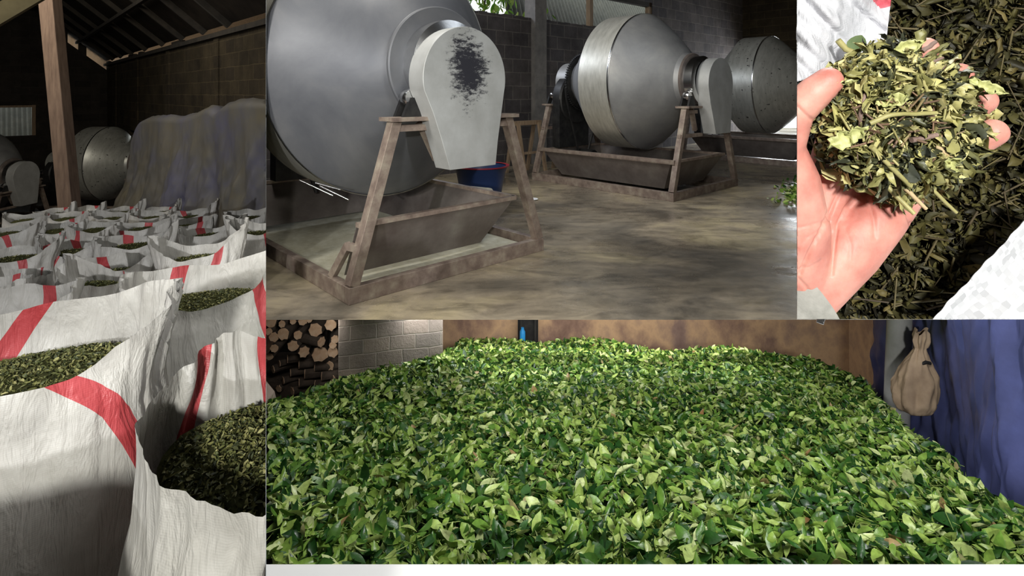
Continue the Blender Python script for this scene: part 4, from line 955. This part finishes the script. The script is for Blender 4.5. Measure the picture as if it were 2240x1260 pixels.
# heap of dried tea in the palm
n = 1800
u_ = RNG.uniform(-1, 1, n*4); v_ = RNG.uniform(-1, 1, n*4); k_ = (u_**2+v_**2 < 1); u_ = u_[k_][:n]; v_ = v_[k_][:n]; n = len(u_)
cx_, cy_ = 1962, 268; px_ = cx_ + 196*u_ + 6*v_; py_ = cy_ + 150*v_ + (22*u_ - 8)*(v_ > 0) - 25*(1-np.abs(u_))*(v_ < -.2) + 30*(v_ > .3)*(1-np.abs(u_+.2))
prof = np.sqrt(np.clip(1-(u_**2+v_**2), 0, 1)); Yh = .436 - .050*prof + RNG.uniform(-.004, .010, n)
inn = (py_ > 110 - 0*px_) | (np.abs(px_-2000) < 70)
px_, py_, Yh = px_[inn], py_[inn], Yh[inn]; n = len(px_)
big = RNG.random(n) < .42
hv, hf = curl_mesh(PN(px_, py_, Yh), np.where(big, RNG.uniform(.018, .034, n), RNG.uniform(.007, .015, n)), RNG.uniform(.18, .5, n), RNG.uniform(0, 6.28, n), RNG.normal(0, .6, n), RNG.normal(0, .9, n), RNG.normal(0, 3.2, n), RNG.uniform(.2, 1.7, n), RNG.normal(0, 1.9, n), frame=FR, crinkle=.028)
bs = MB()
def mound(s, t):
    th = 2*PI*s; u, v = math.cos(th)*t, math.sin(th)*t; pr_ = math.sqrt(max(0, 1-t*t))
    return P(1962+180*u, 270+135*v+16*u*(v > 0), .446 - .048*pr_)
bs.grid(mound, 48, 14, wrap=True)
n2 = 120; a = RNG.uniform(0, 6.28, n2); u2 = RNG.normal(0, .42, n2); v2 = RNG.normal(0, .42, n2); c_ = PN(1962+190*u2, 268+145*v2, .432-.052*np.sqrt(np.clip(1-u2**2-v2**2, 0, 1)))
Ls = RNG.uniform(.003, .010, n2); dv = (np.stack([np.cos(a), np.sin(a), RNG.normal(0, .35, n2)], 1)*Ls[:, None]) @ FR
sv, sf = sticks(c_-dv, c_+dv, RNG.uniform(.0004, .0009, n2), 6)
M['drystem'] = leaf_mat('dried_stem', [(0, (.10, .06, .035)), (.35, (.22, .13, .08)), (.6, (.30, .28, .10)), (1, (.45, .40, .18))], rough=.6)
M['dryh'] = leaf_mat('dried_leaf_in_hand', [(0, (.035, .04, .03)), (.22, (.085, .088, .038)), (.45, (.20, .19, .065)), (.75, (.38, .35, .13)), (1, (.58, .52, .24))], rough=.5)
o = np_mesh('dried_tea', [(np.array(bs.v), np.array(bs.f), 0), (hv, hf, 1), (sv, sf, 2)], [M['drybase'], M['dryh'], M['drystem']])
tag(o, 'heap of curled dried green tea leaves lying in the open palm', 'tea', kind='stuff'); clip(o, N_RIGHT_OF_1742, False)
def stem(pts, r, label, mt='drystem', grp='dried stems in the palm'):
    b = MB(); q = [P(*p) for p in pts]; full = []
    for i in range(len(q)-1):
        for k in range(4): full.append(q[i].lerp(q[i+1], k/4) + Vector((random.gauss(0, .0002), 0, random.gauss(0, .0002))))
    full.append(q[-1]); b.tube(full, [r*(1.12-.25*i/len(full)+random.uniform(-.06, .06)) for i in range(len(full))], 8)
    o = b.build('dried_twig', M[mt], None, 50); tag(o, label, 'stem', grp); return o
M['stemy'] = mat('olive_stem', [(.3, (.22, .20, .065)), (.7, (.40, .36, .15))], scale=60, rough=.55, bmp=.2, bdist=.001)
M['stemp'] = mat('purple_brown_stem', [(.3, (.12, .075, .06)), (.7, (.28, .19, .16))], scale=60, rough=.7, bmp=.3, bdist=.001)
M['stemt'] = mat('tan_stem', [(.3, (.38, .27, .13)), (.7, (.55, .42, .25))], scale=60, rough=.7, bmp=.3, bdist=.001)
stem([(1881, 296, .392), (1883, 250, .387), (1893, 204, .388)], .0014, 'upright purple brown stem left of the middle of the heap', 'stemp')
stem([(1858, 250, .395), (1877, 213, .392)], .0014, 'short tan stem beside the upright purple brown one', 'stemt')
stem([(1904, 269, .381), (1950, 250, .376), (2049, 247, .378)], .0016, 'long olive stem lying level across the middle of the heap', 'stemy')
stem([(1936, 108, .40), (1938, 135, .396), (1952, 158, .390), (1985, 170, .386), (2020, 178, .386), (2030, 205, .386), (2043, 228, .388)], .0013, 'long curved yellowish stem arching over the top of the heap', 'stemy')
stem([(2018, 112, .41), (2047, 91, .41)], .0016, 'purple grey twig sticking out at the very top of the heap', 'stemp')
stem([(2034, 139, .41), (2063, 126, .41)], .0011, 'thin purple twig just below the topmost twig', 'stemp')
stem([(1932, 400, .405), (2000, 468, .395)], .0018, 'thick green stem hanging down over the lower edge of the heap', 'stemy')
stem([(1978, 410, .400), (2026, 457, .398)], .0015, 'stem with a tan end hanging right of the thick green one', 'stemt')
stem([(2008, 384, .405), (2092, 465, .41)], .0014, 'olive stem pointing down to the dark tea beyond the palm edge', 'stemy')
stem([(1906, 322, .384), (1991, 407, .392)], .0017, 'dark olive stem slanting down the lower middle of the heap', 'stemy')
stem([(1757, 226, .40), (1803, 205, .40)], .0010, 'thin grey brown twig at the left end of the heap', 'stemp')
stem([(1994, 308, .382), (2050, 295, .385)], .0018, 'stout brown twig lying right of the centre of the heap', 'stemp')
stem([(2045, 318, .39), (2080, 345, .392)], .0015, 'short pale tan stem on the right lower part of the heap', 'stemt')
stem([(1963, 350, .39), (2000, 285, .385)], .0009, 'very thin olive stem rising through the lower middle of the heap', 'stemy')
stem([(1880, 100, .43), (1915, 60, .43)], .0001, 'x') if False else None
stem([(1833, 88, .56), (1850, 108, .56), (1885, 122, .56), (1910, 148, .555)], .0029, 'olive stem lying on the white sack fabric above the thumb', 'stemy', None)
n = 1; v1, f1 = curl_mesh(PN(np.array([1874.]), np.array([98.]), np.array([.560])), np.array([.021]), np.array([.8]), np.array([1.1]), np.array([0.]), np.array([0.]), np.array([.3]), np.array([.2]), np.array([0.]), frame=FR, crinkle=.008)
o = np_mesh('tea_leaf', [(v1, f1, 0)], mat('green_leaf', [(.3, (.06, .10, .03)), (.7, (.12, .17, .06))], scale=60)); tag(o, 'single flat green leaf on the white sack fabric above the heap', 'leaf')
# two showy curled leaves
for (px, py, Y, sz, asp, yw, tl, rl, be, fo, tw, lab) in ((1828, 180, .398, .028, .30, .1, 0, .5, 1.2, 1.2, .2, 'folded olive leaf bridging the thumb tip and the heap'), (1853, 300, .385, .030, .42, .5, 0, .2, 1.0, .5, .3, 'pale crinkled leaf at the lower left of the heap'), (2072, 358, .388, .022, .6, 1.2, .2, .9, 4.4, .4, .2, 'tightly rolled leaf at the lower right of the heap'), (1950, 225, .383, .024, .5, .3, .2, -.3, 2.0, .6, .4, 'broad yellow green folded leaf in the middle of the heap'), (2160, 190, .40, .024, .35, -.5, 0, 0, .8, .5, .6, 'pointed olive leaf reaching right over the ring finger'), (1985, 102, .405, .022, .5, .3, 0, .3, 1.5, .6, .2, 'light green curled leaf near the top of the heap')):
    A1 = lambda v: np.array([float(v)])
    v1, f1 = curl_mesh(PN(A1(px), A1(py), A1(Y)), A1(sz), A1(asp), A1(yw), A1(tl), A1(rl), A1(be), A1(fo), A1(tw), frame=FR, crinkle=.032, nr=15)
    M.setdefault('showleaf', mat('pale_dried_leaf', [(.3, (.26, .27, .09)), (.7, (.52, .52, .22))], scale=90, rough=.55, bmp=.5, bdist=.001))
    o = np_mesh('curled_leaf', [(v1, f1, 0)], M['showleaf']); sf_ = o.modifiers.new('t', 'SOLIDIFY'); sf_.thickness = .0004; tag(o, lab, 'leaf')

# tea in the open sack behind the hand, its shade put into darker colours
def bed(s, t):
    px = 1700 + 620*s; py = -60 + 800*t
    Y = .66 - .04*t + .012*math.sin(s*9+t*5) + .010*math.sin(t*13) + .10*max(0, .25-s)
    return P(px, py, Y)
b = MB(); b.grid(bed, 60, 60); bv, bf = np.array(b.v), np.array(b.f)
n = 5200; s_ = RNG.random(n); t_ = RNG.random(n); pos = np.array([list(bed(a, c)) for a, c in zip(s_, t_)]); pos[:, 1] -= RNG.uniform(0, .022, n)
lv, lf_ = curl_mesh(pos, RNG.uniform(.012, .034, n), RNG.uniform(.2, .5, n), RNG.uniform(0, 6.28, n), RNG.normal(0, .7, n), RNG.normal(0, .8, n), RNG.normal(0, 2.4, n), RNG.uniform(.2, 1.3, n), RNG.normal(0, 1.2, n), nr=7, frame=FR, crinkle=.02)
n2 = 260; s_ = RNG.random(n2); t_ = RNG.random(n2); c_ = np.array([list(bed(a, c)) for a, c in zip(s_, t_)]); c_[:, 1] -= RNG.uniform(.01, .03, n2); a = RNG.uniform(0, 6.28, n2)
dv = (np.stack([np.cos(a), np.sin(a), RNG.normal(0, .25, n2)], 1)*RNG.uniform(.006, .028, n2)[:, None]) @ FR; sv, sf = sticks(c_-dv, c_+dv, RNG.uniform(.0006, .0013, n2), 6)
M['stemshade'] = leaf_mat('shaded_stem', [(0, (.05, .032, .016)), (1, (.13, .105, .04))], rough=.7)
M['dryshade'] = leaf_mat('shaded_tea_in_sack', [(0, (.012, .010, .005)), (.4, (.035, .031, .011)), (.8, (.075, .067, .02)), (1, (.13, .10, .035))], rough=.6, spec=.3)  # same dried tea, darkened in colour for the shade behind the palm
o = np_mesh('dried_tea', [(bv, bf, 0), (lv, lf_, 1), (sv, sf, 2)], [M['drybase'], M['dryshade'], M['stemshade']])
tag(o, 'dark shaded mass of dried tea in the open sack behind the palm', 'tea', kind='stuff'); clip(o, N_RIGHT_OF_1742, False); clip(o, N_ABOVE_699, False)
sk = empty('woven_sack', P(2000, 600, .8), 0, 'open white woven sack holding the tea behind the palm, red band at its top corner', 'sack')
def part(b, name, mats, smooth=60, sol=.0008):
    o = b.build(name, mats, sk, smooth); o.location = -sk.location; clip(o, N_RIGHT_OF_1742); clip(o, N_ABOVE_699)
    if sol: o.modifiers.new('thick', 'SOLIDIFY').thickness = sol
    return o
def flap(s, t):
    # upper left flap: s along the top edge, t down
    x1 = 1978 - 24*min(1, t*3) - 18*t; px = 1690 + (x1-1690)*s; py = -60 + (195 + 55*(1-s) - 60*max(0, s-.8))*t*1.0 + 40*t*t*0
    Y = .60 + .015*math.sin(s*7+t*3) + .004*math.sin((s*8-t*5)*2.2) + .003*math.sin((s*6-t*5)*6) - .03*(1-s)
    return P(px, py+0, Y)
def glint_mat(name, c0, c1):
    m, nt, b = new_mat(name); tc = nd(nt, 'ShaderNodeTexCoord'); mp = nd(nt, 'ShaderNodeMapping'); mp.inputs['Rotation'].default_value = (0, .75, 0); nt.links.new(tc.outputs['Object'], mp.inputs[0])
    v = nd(nt, 'ShaderNodeTexVoronoi'); v.inputs['Scale'].default_value = 165; v.inputs['Randomness'].default_value = .35; nt.links.new(mp.outputs[0], v.inputs['Vector'])
    r = ramp(nt, [(0, c0), (1, c1)], v.outputs['Color']); nt.links.new(r.outputs[0], b.inputs['Base Color'])
    q = ramp(nt, [(0, .12), (1, .6)], v.outputs['Color']); nt.links.new(q.outputs[0], b.inputs['Roughness'])
    nm = nd(nt, 'ShaderNodeMixRGB'); nm.inputs[0].default_value = .22
    bump(nt, b, v.outputs['Color'], .7, .0025); return m
M['weaves'] = glint_mat('glinting_weave', (.42, .42, .44), (.74, .74, .77))
M['weavew'] = weave_mat('white_sack_fabric', (.50, .50, .53), (.70, .70, .74), .38, scale=6)
M['weaver'] = weave_mat('red_sack_fabric', (.6, .06, .09), (.85, .22, .26), .38, scale=6)
b = MB(); b.grid(flap, 110, 60, mfn=lambda i, j: 1 if (i > 88 and j < 24 and (i-88)*.9 > (j-15)*1.2 and i < 109-0*j) else 0); part(b, 'flap', [M['weavew'], M['weaver']])
def flap2(s, t):
    # lower right flap with a straight sewn rim
    a = Vector((2025, 712)); c = Vector((2290, 430)); e = a.lerp(c, s); w = 1.2*math.sin(s*60) + 1.5*math.sin(s*23)
    px = e.x + t*330 + w*(1-t)*.6; py = e.y + t*310 + w*(1-t)*.5
    return P(px, py, .555 - .05*t + .012*math.exp(-(t/.06)**2)*-1 + .003*math.sin(s*9+t*6))
b = MB(); b.grid(flap2, 120, 60); part(b, 'flap', [M['weaves']] if 'weaves' in M else [M['weavew']])
b = MB(); q = [P(1690, -80, .70), P(2330, -80, .72), P(2330, 760, .68), P(1690, 760, .68)]; r_ = [P(1690, -80, .98), P(2330, -80, .98), P(2330, 760, .98), P(1690, 760, .98)]
b.add(q + r_, [(0,1,2,3),(4,7,6,5),(0,4,5,1),(1,5,6,2),(2,6,7,3),(3,7,4,0)]); part(b, 'bag', [M['weavew']], sol=0)
# ================================================================ camera, light
cam = bpy.data.cameras.new('camera'); co = bpy.data.objects.new('camera', cam); C.objects.link(co)
co.location = (0, 0, CZ); co.rotation_euler = (PI/2, 0, 0)
cam.sensor_width = 36; cam.lens = F/2240*36; cam.shift_y = -(630-HZ)/2240; cam.clip_start = .02; cam.clip_end = 200
bpy.context.scene.camera = co
w = bpy.data.worlds.new('world'); bpy.context.scene.world = w; w.use_nodes = True
w.node_tree.nodes['Background'].inputs[0].default_value = (.95, 1, 1.0, 1); w.node_tree.nodes['Background'].inputs[1].default_value = 1.6
def area(loc, target, size, power, col=(1, 1, 1), sy=None, spread=None):
    l = bpy.data.lights.new('added_light', 'AREA'); l.energy = power; l.size = size; l.color = col
    if sy: l.shape = 'RECTANGLE'; l.size_y = sy
    if spread: l.spread = spread
    o = bpy.data.objects.new('added_light', l); C.objects.link(o); o.location = loc
    o.rotation_euler = (Vector(target) - Vector(loc)).to_track_quat('-Z', 'Y').to_euler(); return o
def spot(loc, target, power, ang, blend=.4, col=(1, 1, 1), r=.1):
    l = bpy.data.lights.new('added_light', 'SPOT'); l.energy = power; l.spot_size = math.radians(ang); l.spot_blend = blend; l.color = col; l.shadow_soft_size = r
    o = bpy.data.objects.new('added_light', l); C.objects.link(o); o.location = loc
    o.rotation_euler = (Vector(target) - Vector(loc)).to_track_quat('-Z', 'Y').to_euler(); return o
vs = bpy.context.scene.view_settings
vs.view_transform = 'Standard'; vs.look = 'None'; vs.exposure = 0; vs.gamma = 1; vs.use_curve_mapping = False

w.node_tree.nodes['Background'].inputs[1].default_value = 1.25

# unseen spot standing in for daylight from the left, reaching the drum room above the sacks
spot((-3.6, .8, 3.3), (-.3, 5.2, 1.2), 560, 52, .6, (1, .97, .90), .5)
area((-1.6, 4.9, 4.9), (2.5, 9, 1.2), 1.4, 170, (1, .98, .92))  # added fill from above to brighten the middle drum
area((2.6, 5.2, 4.6), (2.2, 7.5, .5), 2.5, 30, (.85, .92, 1))  # added soft cool fill from the front
area(UV(UC+.8, DW-1.5, 1.6), UV(UC-4, DW-3.5, .6), 2.2, 420, (.9, .95, 1))
area(UV(5.0, DW+.9, 4.0), UV(5.5, 3, .5), 2.5, 150, (.8, .87, 1), sy=.7)
# sack room: a low light far behind the viewer
spot((-2.2, -6.0, 2.62), (-3.3, 4.0, .2), 1450, 37, .35, (.97, .98, 1), .10)
area((-7.5, 6.5, 4.6), (-8, 12, .5), 2.5, 230, (1, .93, .8))  # added fill to brighten the brown wall and tarpaulin
# leaf room: added fills, unseen behind the viewer, overhead and under the slab
spot((-.2, -2.2, 2.25), (.7, 4.4, -1.1), 600, 60, .5, (1, 1, .94), .15)
area((.8, 1.5, 2.9), (.9, 3.1, -.6), 1.0, 75, (1, 1, .97))
area((.9, 5.3, -.62), (.9, 7.0, -1.1), 3.0, 34, (1, .95, .9), sy=.3)
area((.6, 4.5, -.27), (.6, 4.9, -3), 3.0, 22, sy=.3)
area((-1.55, 4.3, -.245), (-1.95, 5.0, -.9), .25, 2.4, (1, .95, .88))
# unseen spot added over the palm
spot((.02, -.05, 1.80), (.33, .46, 1.43), 5.0, 50, .3, (1, .98, .96), .03)
